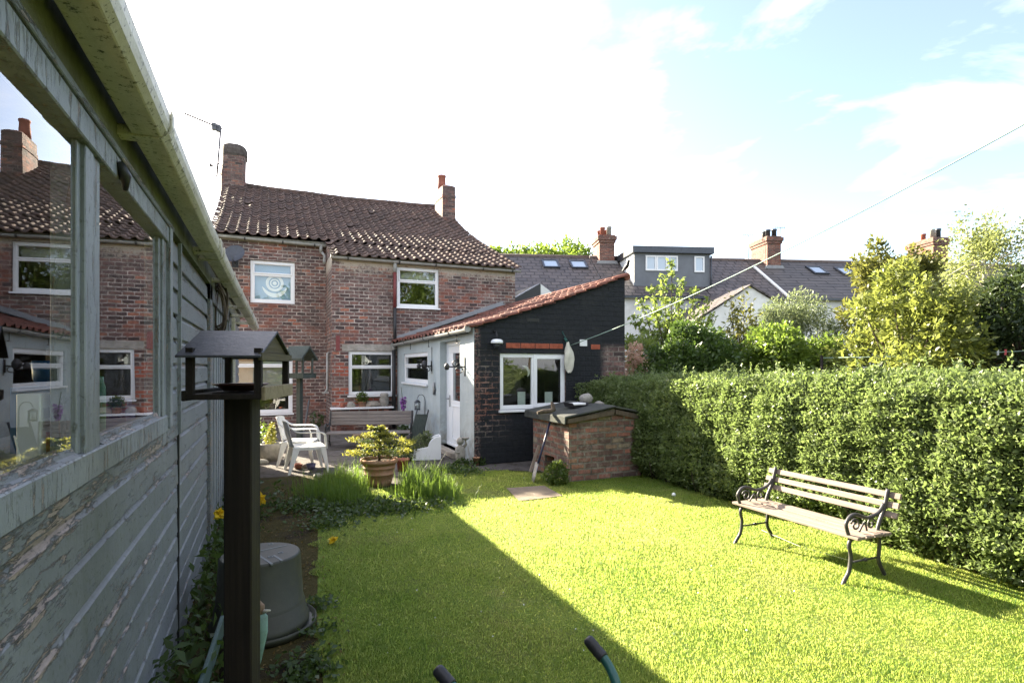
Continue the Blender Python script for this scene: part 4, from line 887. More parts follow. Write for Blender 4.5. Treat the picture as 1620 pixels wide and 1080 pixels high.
# ================================================================ garden furniture
def bench(name, label, loc, rz, L, sh, bh, depth, slats, backs, wood, iron, over=.1, gap=.012, group=None, thick=.024):
    t = thing(name, label, 'bench', loc, rz, group)
    d2 = depth/2; rec = (bh-sh)*.32
    b = MB(); w = depth*1.08/slats
    for i in range(slats):
        y = -d2-.02+w*i; b.box(-L/2-over*.9, L/2+over*.9, y, y+w-gap, sh-thick+random.uniform(-.003, .003), sh+random.uniform(-.003, .003))
    b.build('seat', MAT[wood], t, .004)
    b = MB(); n0 = .30; ux = V3((0, rec, bh-sh)).normalized(); nx = V3((0, -ux.z, ux.y)); Lb = math.hypot(rec, bh-sh)
    bw = Lb*(1-n0)/backs
    for i in range(backs):
        v = Lb*n0+bw*i+.0; b.boxv((0, d2-.015, sh), (1, 0, 0), ux, nx, -L/2-over+random.uniform(-.01, .01), L/2+over, v+gap, v+bw-gap*(.2 if gap < .01 else 1.4), -.014-thick, -.014)
    b.build('backrest', MAT[wood], t, .004)
    for sx in (-1, 1):
        x = sx*L/2; e = MB(); r = .0155
        fl = [(x, -d2+.03, sh-.03), (x, -d2+.0, sh-.08), (x, -d2+.02, sh*.55), (x, -d2+.0, sh*.25), (x, -d2-.05, .03), (x, -d2-.075, -.01)]
        rl = [(x, d2-.04, sh-.03), (x, d2-.02, sh*.7), (x, d2-.03, sh*.35), (x, d2+.03, .03), (x, d2+.05, -.01)]
        e.tube(smooth_path(fl), r, 8); e.tube(smooth_path(rl), r, 8)
        e.bar((x, -d2-.0, sh-.035), (x, d2, sh-.035), .024, .022); fr = e.build('end_frame', MAT[iron], t)
        e = MB(); top = V3((x, d2-.015, sh))+ux*Lb+nx*.0
        e.tube(smooth_path([(x, d2-.05, sh-.02), (x, d2-.02, sh+.06), tuple(V3((x, d2-.015, sh))+ux*Lb*.5-nx*.0), tuple(top)]), .016, 8); e.build('back_support', MAT[iron], t)
        e = MB(); ah = sh+(bh-sh)*.42
        arm = [(x, d2+.035, ah+.07), (x, d2-.03, ah+.005), (x, d2-.13, ah-.02), (x, 0, ah-.02), (x, -d2+.09, ah+.015), (x, -d2+.02, ah+.01), (x, -d2-.03, ah-.04), (x, -d2-.025, ah-.085), (x, -d2-.005, sh+.0)]
        e.tube(smooth_path(arm), .0145, 8)
        def spiral(cy, cz, r0, r1, a0, a1, n=18): return [(x, cy+(r0+(r1-r0)*i/n)*cos(a0+(a1-a0)*i/n), cz+(r0+(r1-r0)*i/n)*sin(a0+(a1-a0)*i/n)) for i in range(n+1)]
        hgt = ah-sh
        e.tube(spiral(-d2+.075, sh+hgt*.5, .055, .012, pi*.9, -pi*1.6), .008, 6)
        e.tube(spiral(d2-.12, sh+hgt*.42, .05, .012, pi*.1, pi*2.4), .008, 6)
        e.tube(smooth_path([(x, -d2+.12, sh+.01), (x, -.01, sh+hgt*.55), (x, d2-.17, sh+.01)]), .008, 6)
        e.build('armrest', MAT[iron], t)
        e = MB(); z = sh*.42; e.tube([(x, -d2+.01, z), (x, d2-.03, z)], .0085, 8); e.lathe([(0, -.018), (.017, -.008), (.017, .008), (0, .018)], (x, 0, z), 8); e.build('stretcher', MAT[iron], t)
    return t
def smooth_path(p, k=5):
    p = [V3(q) for q in p]; out = []
    for i in range(len(p)-1):
        a, b, c, d = p[max(i-1, 0)], p[i], p[i+1], p[min(i+2, len(p)-1)]
        for j in range(k):
            t = j/k; out.append(.5*((2*b)+(c-a)*t+(2*a-5*b+4*c-d)*t*t+(3*b-a-3*c+d)*t**3))
    return out+[p[-1]]
bench('lawn_bench', 'weathered pale slatted bench with black scrolled iron ends on the sunny lawn', (4.39, 3.63, 0), -pi/2, 1.12, .38, .70, .38, 4, 3, 'bench_wood_l', 'iron_sunlit', .10, .012)
pbx = cam((585-810)/900*12.1, 12.1); bench('patio_bench', 'grey wooden bench with black ornate iron ends against the cottage', pbx, -R(16), 1.74, .32, .74, .46, 4, 4, 'bench_wood_x', 'iron', .03, .004)
# plastic armchairs
def chair():
    t = thing('plastic_chair', 'white plastic armchair nearer the lawn, its back grey in shade', 'chair', (0, 0, 0), 0, 'plastic chairs on the patio')
    m = MAT['plastic_white']; sh, w = .42, .25           # faces local +y
    b = MB(); b.prism([(-.24, -.21), (.24, -.21), (.265, .22), (.2, .27), (-.2, .27), (-.265, .22)], (0, 0, sh-.012), (1, 0, 0), (0, 1, 0), Z3, 0, .014)
    b.sweep([(-.006, 0), (.006, 0), (.006, -.05), (-.006, -.05)], [(-.245, -.2, sh), (-.262, .2, sh), (-.2, .265, sh), (.2, .265, sh), (.262, .2, sh), (.245, -.2, sh)]); b.build('seat', m, t, .006, 2)
    b = MB(); n = 13; H = .42
    def bp(u, v): # curved, reclined back
        x = u*(.225+.03*v-.05*max(0, v-.75)*2); y = -.21-.10*v-.05*(1-u*u)*1.0; return V3((x, y, sh+.0+H*v-.04*max(0, abs(u)-.6)*v))
    def patch(u0, u1, v0, v1, nu=3, nv=6):
        vs = []
        for side in (0, .012):
            for j in range(nv+1):
                for i in range(nu+1): vs.append(bp(u0+(u1-u0)*i/nu, v0+(v1-v0)*j/nv)+V3((0, -side, 0)))
        k = (nu+1)*(nv+1); fs = []
        for j in range(nv):
            for i in range(nu):
                a = j*(nu+1)+i; q = (a, a+1, a+nu+2, a+nu+1); fs.append(q[::-1]); fs.append(tuple(c+k for c in q))
        bd = [i for i in range(nu+1)]+[j*(nu+1)+nu for j in range(1, nv+1)]+[nv*(nu+1)+i for i in range(nu-1, -1, -1)]+[j*(nu+1) for j in range(nv-1, 0, -1)]
        for i in range(len(bd)): a, c = bd[i], bd[(i+1) % len(bd)]; fs.append((a, c, c+k, a+k))
        b.add(vs, fs, False)
    patch(-1, 1, .62, 1.0, 8, 3); patch(-1, 1, 0, .12, 8, 1)
    for i in range(5): u = -1+2*i/5*1.0; patch(u+.04+.0, u+.33, .12, .62, 2, 4)
    b.build('backrest', m, t, .003)
    for sx in (-1, 1):
        b = MB(); pth = smooth_path([(sx*.22, -.29, sh+.33), (sx*.27, -.18, sh+.245), (sx*.295, 0, sh+.235), (sx*.295, .16, sh+.23), (sx*.285, .24, sh+.19), (sx*.275, .26, sh+.05), (sx*.275, .27, sh-.03)])
        b.sweep([(-.028, -.006), (.028, -.006), (.032, .0), (.028, .006), (-.028, .006), (-.032, 0)], pth, up=(sx*-.25, .35, 1)); b.build('armrest', m, t)
        b = MB(); q = lambda z0, x0, y0, z1, x1, y1, wd0, wd1: b.add([(sx*(x0-.012), y0-wd0, z0), (sx*(x0+.012), y0-wd0, z0), (sx*(x0+.012), y0+wd0, z0), (sx*(x0-.012), y0+wd0, z0), (sx*(x1-.012), y1-wd1, z1), (sx*(x1+.012), y1-wd1, z1), (sx*(x1+.012), y1+wd1, z1), (sx*(x1-.012), y1+wd1, z1)], [f if sx > 0 else f[::-1] for f in ((0, 1, 2, 3)[::-1], (4, 5, 6, 7), (0, 1, 5, 4), (1, 2, 6, 5), (2, 3, 7, 6), (3, 0, 4, 7))])
        q(0, .295, .29, sh, .262, .215, .018, .045); b.build('leg', m, t, .005)
        b = MB(); q(0, .285, -.30, sh, .245, -.18, .02, .055); b.build('leg', m, t, .005)
    return t
c1 = chair()
def face(camdeg):   # rotation so that local +y points camdeg away from image right
    d = RT*cos(R(camdeg))+FW*sin(R(camdeg)); return math.atan2(-d.x, d.y)
c1.location = cam(-3.36, 9.3); c1.rotation_euler = (0, 0, face(28))
dup(c1, cam(-3.72, 9.95), face(8), 'white plastic armchair behind the other, nearer the cottage wall')
# ---------------------------------------------------------------- washing lines
he = atY(894, 536, YB-.03); po = cam(4.75, 4.3, 4.02)
ln = thing('washing_line', 'pale green washing line rising from the black wall to the upper right', 'washing line', (he.x, YB, he.z)); O = -V3((he.x, YB, he.z))
b = MB(); st = atY(903, 546, YB-.06); pts = []
for i in range(41):
    t = i/40; p = st.lerp(po, t); p.z -= .16*4*t*(1-t); pts.append(p)
b.tube(pts, .0068, 6); b.build('line', MAT['pvc_line'], ln, loc=O)
b = MB(); b.tube([he+V3((-.05, .03, .14)), he+V3((0, -.02, .02)), st], .008, 6); b.lathe([(.02, -.02), (.03, 0), (.02, .02)], he, 8); b.tube([he+V3((.0, -.03, .0)), he+V3((.0, -.03, -.06))], .018, 6); b.build('hook', MAT['green_tube'], ln, loc=O)
pb = atY(897, 541, YB-.1); b = MB(); rows = []; W = [.02, .035, .06, .085, .095, .098, .09, .085, .07, .03]
for k, w in enumerate(W):
    z = pb.z-.56*k/(len(W)-1); rows.append([(pb.x+.02+w*cos(a)*(1+.25*sin(3*a+k*.6))+.03*(k/9), pb.y+w*.55*sin(a)*(1+.3*cos(2*a+k)), z+.01*sin(3*a)) for a in np.linspace(0, 2*pi, 18, endpoint=False)])
vs = [p for r in rows for p in r]; fs = [(i*18+j, i*18+(j+1) % 18, (i+1)*18+(j+1) % 18, (i+1)*18+j)[::-1] for i in range(len(W)-1) for j in range(18)]; b.add(vs, fs, True); b.f.append(tuple((len(W)-1)*18+j for j in range(18))); b.sm.append(True)
tag(b.build('peg_bag', MAT['cloth']), 'cream cloth peg bag hanging from the washing line hook on the black wall', 'peg bag')
pp = MB(); pp.tube([(po.x, po.y, 0), (po.x, po.y, 4.07)], .03, 10); tag(pp.build('line_post', MAT['steel']), 'grey steel washing line post beyond the right edge of the view', 'post')
a, c = atD(1300, 566, 10.2), atD(1660, 553, 8.6); l2 = thing('washing_line', 'thin green line with two pegs beyond the hedge on the right', 'washing line', a); O = -a
b = MB(); b.tube([a, (a+c)/2-V3((0, 0, .03)), c], .007, 6); b.build('line', MAT['pvc_line'], l2, loc=O)
for px_, m_ in ((1589, 'upvc'), (1600, 'peg_pink')):
    t = (px_-1300)/360; p = a.lerp(c, t); b = MB(); b.box(p.x-.008, p.x+.008, p.y-.012, p.y+.012, p.z-.06, p.z+.03); b.build('peg', MAT[m_], l2, loc=O)
for q in (a, c): b = MB(); b.tube([(q.x, q.y, 0), (q.x, q.y, q.z+.05)], .025, 8); b.build('post', MAT['dark_wood'], l2, loc=O)
# ---------------------------------------------------------------- brick bunker
BX0, BX1, BY0, BY1 = 4.08, 5.36, 7.39, 8.62
bk = thing('brick_bunker', 'old square brick bunker with a low felt covered roof beside the hedge', 'bunker', (4.7, 7.4, 0)); O = -V3((4.7, 7.4, 0))
b = MB(); b.prism([(BX0, -.02), (BX1, -.02), (BX1, .90), (4.85, 1.0), (BX0, .88)], (0, BY0, 0), (1, 0, 0), Z3, (0, 1, 0), 0, .22)
b.box(BX1-.2, BX1, BY0+.22, BY1, -.02, .9); b.box(BX0, BX1-.2, BY1-.2, BY1, -.02, .88)
b.wall((BX0, BY1-.2, 0), (0, -1, 0), (-1, 0, 0), BY1-.2-BY0-.22, .88, [(.22, .56, 0.04, .30)], .2)
b.box(BX0+.02, BX0+.2, BY0+.22, BY0+.4, -.02, .86); b.build('wall', MAT['brick_bunker'], bk, loc=O)
b = MB(); b.prism([(BX0+.0, .885), (4.85, 1.005), (BX1, .905), (BX1, .945), (4.85, 1.06), (BX0, .93)], (0, BY0-.005, 0), (1, 0, 0), Z3, (0, 1, 0), 0, .02); b.build('mortar_bed', MAT['concrete'], bk, loc=O)
b = MB(); b.prism([(BX0-.08, .945), (4.85, 1.085), (4.85, 1.115), (BX0-.11, .975), (BX0-.115, .86), (BX0-.095, .855)], (0, BY0-.09, 0), (1, 0, 0), Z3, (0, 1, 0), 0, BY1-BY0+.2)
b.prism([(4.852, 1.07), (BX1+.12, .95), (BX1+.13, .985), (4.852, 1.105)], (0, BY0-.06, 0), (1, 0, 0), Z3, (0, 1, 0), 0, BY1-BY0+.15); b.build('felt_roof', MAT['felt'], bk, .01, loc=O)
b = MB(); b.boxv((BX0-.06, BY0-.07, .90), (1, 0, .13), (0, 1, 0), (0, 0, 1), 0, .8, 0, .03, -.03, .035); b.boxv((4.87, BY0-.045, 1.01), (1, 0, -.22), (0, 1, 0), (0, 0, 1), 0, .56, 0, .03, -.03, .04); b.build('roof_batten', MAT['bark'], bk, loc=O)
def rock(name, p, r, label, mat='stone', sx=1, sy=1, sz=.7, n=0, group=None, cat='stone'):
    bm = bmesh.new(); bmesh.ops.create_icosphere(bm, subdivisions=3, radius=1)
    ph = [random.uniform(0, 6) for _ in range(6)]
    for v in bm.verts:
        c = v.co; f = 1+.16*sin(2.3*c.x+ph[0])+.13*sin(3.1*c.y+ph[1])+.12*sin(2.7*c.z+ph[2])+.05*sin(7*c.x+ph[3])+.05*sin(8*c.y+ph[4]); v.co = V3((c.x*sx, c.y*sy, max(c.z, -.5)*sz))*f*r
    mb = MB(); mb.add([v.co for v in bm.verts], [[v.index for v in f.verts] for f in bm.faces], True); bm.free()
    o = mb.build(name, MAT[mat]); o.location = p; return tag(o, label, cat, group)
def roofz(x): return 1.115+(x-4.85)*.146 if x < 4.85 else 1.105-(x-4.85)*.24
p = atY(864, 643, 7.75); z = roofz(p.x)
b = MB(); b.tube([(p.x-.15, 7.75, z+.03), (p.x-.05, 7.74, z+.05), (p.x+.06, 7.75, z+.05), (p.x+.13, 7.76, z+.07), (p.x+.12, 7.77, z+.15), (p.x+.10, 7.77, z+.19)], [.022, .034, .034, .042, .03, .014], 9); tag(b.build('driftwood', MAT['bark']), 'brown boot shaped lump of wood at the left end of the bunker roof', 'driftwood')
p = atY(911, 640, 7.9); z = roofz(p.x); t = thing('plastic_tray', 'black tray with pale contents on the bunker roof', 'tray', (p.x, 7.9, z), R(10)); b = MB(); b.prism([(-.15, .07), (-.17, .075), (-.13, -.0), (.13, -.0), (.17, .075), (.15, .07), (.12, .015), (-.12, .015)], (0, -.11, 0), (1, 0, 0), Z3, (0, 1, 0), 0, .22); b.build('tray_body', MAT['rubber'], t)
b = MB(); b.box(-.13, .13, -.1, .1, .03, .066); b.build('contents', MAT['daisy'], t, .01)
p = atY(928, 634, 8.1); rock('white_stone', (p.x, 8.1, roofz(p.x)+.05), .10, 'rough white stone in the middle of the bunker roof', 'stone', 1.2, 1, .9)
p = atY(949, 640, 8.0); rock('brown_stone', (p.x, 8.0, roofz(p.x)+.02), .07, 'small flat brown stone near the ridge of the bunker roof', 'stone', 1.4, 1, .6)
p = atY(962, 641, 8.05); rock('brown_stone', (p.x, 8.05, roofz(p.x)+.015), .05, 'smallest brown stone by the right slope of the bunker roof', 'concrete', 1.8, 1, .5)
# spade and slat against it
f = atZ(843, 762, 0.0); hnd = V3((BX0-.03, f.y+.30, .90)); tip = V3((f.x, f.y, .0)); sp = thing('spade', 'blue shafted spade with a steel blade leaning on the bunker', 'spade', tip); O = -tip
d = (hnd-tip); b = MB(); b.tube([tip+d*.28, tip+d*.93], .017, 8); b.tube([tip+d*.93, tip+d*.97+V3((0, .05, 0)), tip+d+V3((0, .06, 0))], .012, 6); b.tube([tip+d*.93, tip+d*.97-V3((0, .05, 0)), tip+d-V3((0, .06, 0))], .012, 6); b.tube([tip+d+V3((0, .065, 0)), tip+d-V3((0, .065, 0))], .015, 8); b.build('shaft', MAT['blue_shaft'], sp, loc=O)
b = MB(); u = d.normalized(); s = V3((.25, 1, 0)).normalized(); nn = u.cross(s)
vs = []; 
for (a_, w_, k_) in ((0, .085, .0), (.1, .11, .012), (.28, .11, .02), (.30, .09, .02)):
    for q in (-1, -.5, 0, .5, 1): vs.append(tip+u*a_+s*w_*q+nn*(k_*(q*q)))
fs = [(i*5+j, i*5+j+1, (i+1)*5+j+1, (i+1)*5+j) for i in range(3) for j in range(4)]; b.add(vs, fs, True); bl = b.build('blade', MAT['steel'], sp, loc=O); m = bl.modifiers.new('solid', 'SOLIDIFY'); m.thickness = .004
f = atZ(847, 752, 0); b = MB(); b.bar((f.x+.05, f.y+.3, 0), (BX0-.02, f.y+.32, .42), .05, .012, (0, 1, 0)); tag(b.build('wooden_slat', MAT['bench_wood']), 'short pale slat propped up behind the spade', 'slat')
# stepping slab, ball, string under bench
q = [atZ(x, y) for x, y in ((802, 773), (860, 769), (889, 785), (822, 793))]
b = MB(); vs = [(p.x, p.y, z) for z in (-.02, .012) for p in q]; b.add(vs, [(4, 7, 6, 5)[::-1], (0, 1, 5, 4)[::-1], (1, 2, 6, 5)[::-1], (2, 3, 7, 6)[::-1], (3, 0, 4, 7)[::-1]]); tag(b.build('stepping_slab', MAT['slab'], bevel=.008, seg=2), 'worn concrete slab set in the grass before the bunker', 'paving slab')
b = MB(); p = atZ(1066, 782, .03); b.lathe([(.026*sin(pi*i/10), -.026*cos(pi*i/10)) for i in range(11)], p, 14); tag(b.build('ball', MAT['upvc']), 'small white ball lying on the shaded grass near the hedge', 'ball')
a, c = atZ(1205, 838, .1), atZ(1345, 886, .1); b = MB(); b.tube([a, (a+c)/2-V3((0, 0, .03)), c], .0015, 5); tag(b.build('string', MAT['cloth']), 'pale string stretched low under the lawn bench', 'string')
# upturned tub
tp = cam((411-810)/900*3.72, 3.72); tp = cam((412-810)/900*3.72, 3.72); TS = .89; tb = thing('upturned_tub', 'grey green plastic tub turned upside down beside the shed path', 'tub', tp, R(20))
b = MB(); b.lathe([(r_*TS, z_) for r_, z_ in [(.335, -.01), (.34, .06), (.325, .068), (.322, .10), (.312, .105), (.311, .15), (.306, .152), (.306, .162), (.302, .165), (.302, .175), (.297, .178), (.276, .468), (.268, .480), (.262, .482)]], (0, 0, 0), 48); b.build('side', MAT['tub_plastic'], tb)
b = MB(); n = 48; b.add([(.262*TS*cos(2*pi*i/n), .262*TS*sin(2*pi*i/n), .476) for i in range(n)], [tuple(range(n))]); bb_ = lambda *k: b.box(*k)
b.box(-.03, -.015, -.26, .05, .474, .484); b.box(-.015, .19, .04, .052, .474, .4845); b.box(.04, .055, -.24, -.10, .474, .4842); b.box(-.2, -.03, -.1, -.09, .474, .4841)
for (x, y) in ((-.12, .1), (.1, -.08), (.02, -.12), (-.1, -.15), (.12, .15)): b.lathe([(.018, .474), (.018, .4846), (.009, .4846), (.009, .474)], (x, y, 0), 10)
b.build('base_panel', MAT['tub_top'], tb)
b = MB(); b.lathe([(.308, -.01), (.324, .02), (.321, .045), (.315, .046), (.302, .02)], (.02, -.02, 0), 40); b.build('rim', MAT['tub_plastic'], tb)
# teal duck ornament and chipped teal plank
dz_ = 2.25; dp = cam((411-810)/900*dz_, dz_); dk = thing('duck_ornament', 'chipped pale teal wooden duck ornament on a stake by the bird table post', 'ornament', dp, -R(23))
def dzv(y): return CH+(580-y)*dz_/900
b = MB(); b.tube([(-.03, 0, dzv(1085)), (-.012, 0, dzv(1040)), (.0, 0, dzv(1000)), (.004, 0, dzv(975)), (.003, 0, dzv(968))], [.008, .020, .030, .026, .012], 12); b.build('body', MAT['teal_paint'], dk)
b = MB(); b.tube([(.0, 0, dzv(970)), (-.002, 0, dzv(958)), (-.008, 0, dzv(950))], [.018, .02, .008], 10); b.tube([(.0, 0, dzv(953)), (-.018, 0, dzv(948)), (-.022, 0, dzv(956))], .005, 6); b.build('head', MAT['fence_wood'], dk)
b = MB(); b.tube([(.012, 0, dzv(967)), (.045, -.01, dzv(963))], [.010, .003], 8); b.build('beak', MAT['cloth'], dk)
b = MB(); b.tube([(-.03, 0, 0), (-.03, 0, dzv(1083))], .006, 6); b.build('stake', MAT['dark_wood'], dk)
a, c = atD(300, 1100, 2.35), atD(352, 1010, 3.1); a.z = .22; c.z = .3; b = MB(); b.bar(a, c, .02, .10, (0, 0, 1)); tag(b.build('edging_plank', MAT['teal_dark'], bevel=.003), 'chipped teal plank edging the bed along the shed', 'plank')
b = MB(); b.bar((a.x, a.y, 0), (a.x, a.y, .2), .03, .03); b.bar((c.x, c.y, 0), (c.x, c.y, .3), .03, .03); tag(b.build('edging_peg', MAT['dark_wood']), 'dark pegs holding the teal edging plank', 'peg')
# wheelbarrow tipped on its nose, only the handles reach into view
wz = 1.86; wb_o = cam(.25, wz-.1); wh = thing('wheelbarrow', 'green wheelbarrow tipped up so its black handle grips point over the lawn', 'wheelbarrow', (wb_o.x, wb_o.y, 0)); O = -V3((wb_o.x, wb_o.y, 0))
def hp(px_, py_, z_): return atD(px_, py_, z_)
hR = [hp(928, 1008, 1.95), hp(946, 1030, 1.93), hp(957, 1043, 1.91), hp(967, 1060, 1.88), hp(976, 1085, 1.84), hp(1000, 1180, 1.75), hp(1010, 1330, 1.70)]
hL = [hp(690, 1056, 1.75), hp(706, 1074, 1.73), hp(717, 1087, 1.71), hp(728, 1102, 1.68), hp(740, 1130, 1.64), hp(760, 1230, 1.56), hp(772, 1400, 1.52)]
for h in (hR, hL):
    sp_ = smooth_path(h, 5); b = MB(); b.tube(sp_[8:], .016, 12); hd_ = b.build('handle', MAT['green_tube'], wh, loc=O)
    g = MB(); k = sp_[:10]; g.tube(k, [.012, .019]+[.0198, .0205, .0195, .0205, .0195, .0205, .020, .019], 14); g.build('grip', MAT['rubber'], hd_)
e0, e1 = hR[-1], hL[-1]; mid = (e0+e1)/2
b = MB(); tr = [(-.34, .28), (.34, .28), (.24, -.32), (-.24, -.32)]; b.prism([(-.30, -.02), (.30, -.02), (.22, -.62), (-.22, -.62)], (mid.x, mid.y, mid.z+.05), RT, Z3, FW, -.0, .02)
b.prism([(-.33, 0), (.33, 0), (.25, -.6), (-.25, -.6)], (mid.x-FW.x*.0, mid.y, mid.z+.05), RT, Z3, FW, -.26, -.25); b.build('tray', MAT['green_tube'], wh, .01, loc=O)
b = MB(); w0 = V3((mid.x, mid.y, .18))+FW*.15; b.tube([w0+FW*(.15*cos(t))+V3((0, 0, .15*sin(t))) for t in np.linspace(0, 2*pi, 24, endpoint=False)], .035, 8, closed=True); b.tube([w0-RT*.1, w0+RT*.1], .012, 6); b.build('wheel', MAT['rubber'], wh, loc=O)
for e in (e0, e1): b = MB(); b.tube([e, V3((e.x, e.y, .2)), w0], .016, 8); b.build('frame_tube', MAT['green_tube'], wh, loc=O)
# ---------------------------------------------------------------- pots and planters
pp = cam((600-810)/900*8.25, 8.25); pt = thing('terracotta_pot', 'large ribbed terracotta pot standing in the tall grass', 'plant pot', pp)
b = MB(); b.lathe([(.0, -.02), (.165, -.02), (.185, .05), (.205, .15), (.212, .152), (.214, .165), (.209, .17), (.222, .24), (.229, .243), (.231, .256), (.226, .26), (.236, .31), (.262, .315), (.27, .34), (.266, .372), (.245, .374), (.235, .34), (.22, .32)], (0, 0, 0), 40); b.build('pot_body', MAT['terracotta'], pt)
b = MB(); b.add([(.23*cos(2*pi*i/24), .23*sin(2*pi*i/24), .335) for i in range(24)], [tuple(range(24))]); b.build('soil', MAT['soil'], pt)
fs_ = thing('fir_shrub', 'low yellow green conifer shrub with flat tiers growing in the terracotta pot', 'shrub', pp+V3((0, 0, .33)))
tr = MB(); P = []; tr.tube([(0, 0, 0), (.01, 0, .25), (.0, 0, .5)], [.022, .014, .005], 6)
P2 = []
for k in range(19):
    lv = k/18; zz = .04+.44*lv; L = (.54*(1-lv)**.75+.06)*random.uniform(.7, 1.1); a = k*2.4+random.uniform(-.4, .4)
    e = V3((cos(a)*L, sin(a)*L, zz+L*random.uniform(.0, .28))); s = V3((0, 0, zz)); tr.tube([s, s.lerp(e, .6)+V3((0, 0, .015)), e], [.007, .005, .002], 5)
    pr_ = V3((-sin(a), cos(a), 0))
    for j in range(13):
        t = .25+.75*j/12; p = s.lerp(e, t); wl_ = (1-abs(t-.62))*L*.42+.02
        for sd in (-1, 1):
            q = p+pr_*sd*wl_+(e-s)*.14
            for m_ in range(11):
                u_ = random.random(); g_ = tuple(p.lerp(q, u_)+V3((random.uniform(-.012, .012), random.uniform(-.012, .012), random.uniform(-.004, .012)))); (P if t+u_*.35+random.uniform(-.15, .15) > .78 else P2).append(g_)
tr.build('stem', MAT['bark'], fs_); leaves('needles', np.array(P), .042, MAT['fir'], fs_, aspect=.3, up=.6); leaves('inner_needles', np.array(P2), .042, MAT['fir_dark'], fs_, aspect=.3, up=.6)
sp0 = cam((428-810)/900*10.4, 10.4); b = MB(); b.lathe([(0, -.02), (.14, -.02), (.19, .08), (.215, .2), (.2, .29), (.185, .31), (.17, .30), (.16, .26), (0, .25)], sp0, 24); b.tube([sp0+V3((-.2, -.03, .22)), sp0+V3((-.25, -.03, .16)), sp0+V3((-.2, -.03, .1))], .02, 8); tag(b.build('stone_pot', MAT['stone']), 'round mossy stone urn behind the plastic chairs', 'plant pot')
def blob(n, c, r, flat=1.0, shell=.55):
    d = RNG.normal(size=(n, 3)); d /= np.linalg.norm(d, axis=1)[:, None]; q = RNG.uniform(shell, 1, n)**.7
    return np.array(c)+d*q[:, None]*np.array(r if hasattr(r, '__len__') else (r, r, r*flat))
gc = thing('dwarf_conifer', 'small golden dwarf conifer growing in the stone urn', 'shrub', sp0+V3((0, 0, .28))); P = np.concatenate([blob(500, (0, 0, .1), .11), blob(350, (.02, 0, .22), (.08, .08, .1)), blob(160, (.03, 0, .33), (.04, .04, .09))]); leaves('foliage', P, .035, MAT['fir'], gc, aspect=.4, up=1); b = MB(); b.tube([(0, 0, -.03), (.02, 0, .3)], .01, 5); b.build('stem', MAT['bark'], gc)
so = cam((674-810)/900*10.5, 10.5); sk = thing('sink_planter', 'white glazed trough with one high curved end, planted up beside the door', 'planter', so, -R(14))
b = MB(); pf = [(-.27, .02), (-.24, 0), (.27, 0), (.27, .43), (.235, .435)]+[(.235-.0-.2*sin(t), .43-.2*(1-cos(t))) for t in np.linspace(.15, 1.5, 7)]+[(-.22, .205), (-.27, .19)]
b.prism(pf, (0, -.17, 0), (1, 0, 0), Z3, (0, 1, 0), 0, .025); b.prism(pf, (0, .145, 0), (1, 0, 0), Z3, (0, 1, 0), 0, .025); b.box(.24, .27, -.145, .145, 0, .43); b.box(-.27, -.24, -.145, .145, .0, .19); b.build('trough', MAT['upvc'], sk, .012, 2)
b = MB(); b.box(-.24, .24, -.145, .145, .0, .16); b.build('soil', MAT['soil'], sk)
pl = thing('trailing_plant', 'bushy green plant spilling over the left of the white trough', 'plant', so+V3((0, 0, .15))); P = np.concatenate([blob(700, (-.1, 0, .15), (.2, .16, .16)), blob(400, (-.3, -.05, .05), (.16, .14, .17)), blob(250, (.02, .02, .25), (.1, .1, .12))]); leaves('foliage', P, .045, MAT['leaf_grey'], pl, aspect=.5)
P = blob(500, so+V3((-.42, -.05, .12)), (.22, .2, .16)); tag(leaves('low_shrub', P, .05, MAT['leaf_dark'], None), 'dark low shrub between the terracotta pot and white trough', 'shrub')
rp = cam((637-810)/900*9.3, 9.3); b = MB(); b.lathe([(0, 0), (.08, 0), (.10, .17), (.112, .17), (.112, .2), (.09, .2), (.08, .16), (0, .15)], rp, 20); tag(b.build('flower_pot', MAT['pot_clay']), 'small red clay pot half hidden behind the large pot shrub', 'plant pot')
# stone figure by the door
sg = cam((728-810)/900*9.75, 9.75); fg = thing('stone_figure', 'small grey stone child figure holding a bowl beside the door', 'statue', sg)
b = MB(); b.lathe([(0, 0), (.10, 0), (.095, .05), (.07, .07), (.075, .12), (.085, .2), (.07, .27), (.075, .32), (.035, .35), (.03, .37), (.055, .39), (.062, .43), (.05, .47), (.02, .49), (0, .492)], (0, 0, 0), 16, jit=.04)
b.tube([(.06, 0, .31), (.10, -.02, .37), (.08, -.04, .45)], [.024, .02, .016], 8); b.tube([(-.06, 0, .31), (-.09, -.04, .25), (-.03, -.08, .24)], [.024, .02, .016], 8); b.lathe([(0, .44), (.05, .46), (.07, .49), (.06, .495), (0, .47)], (.085, -.04, 0), 10); b.build('figure', MAT['stone'], fg)
P = np.concatenate([blob(350, sg+V3((-.02, -.12, .05)), (.16, .1, .09)), blob(260, sg+V3((.33, .0, .05)), (.14, .1, .07))]); tag(leaves('ground_plant', P, .05, MAT['weed'], None), 'low green plants round the foot of the stone figure', 'plant')
b = MB(); q = cam((754-810)/900*9.85, 9.85); b.lathe([(0, 0), (.045, 0), (.055, .12), (.06, .12), (.06, .14), (.045, .14), (0, .12)], q, 14); tag(b.build('flower_pot', MAT['terracotta']), 'tiny clay pot at the corner of the black wall', 'plant pot')
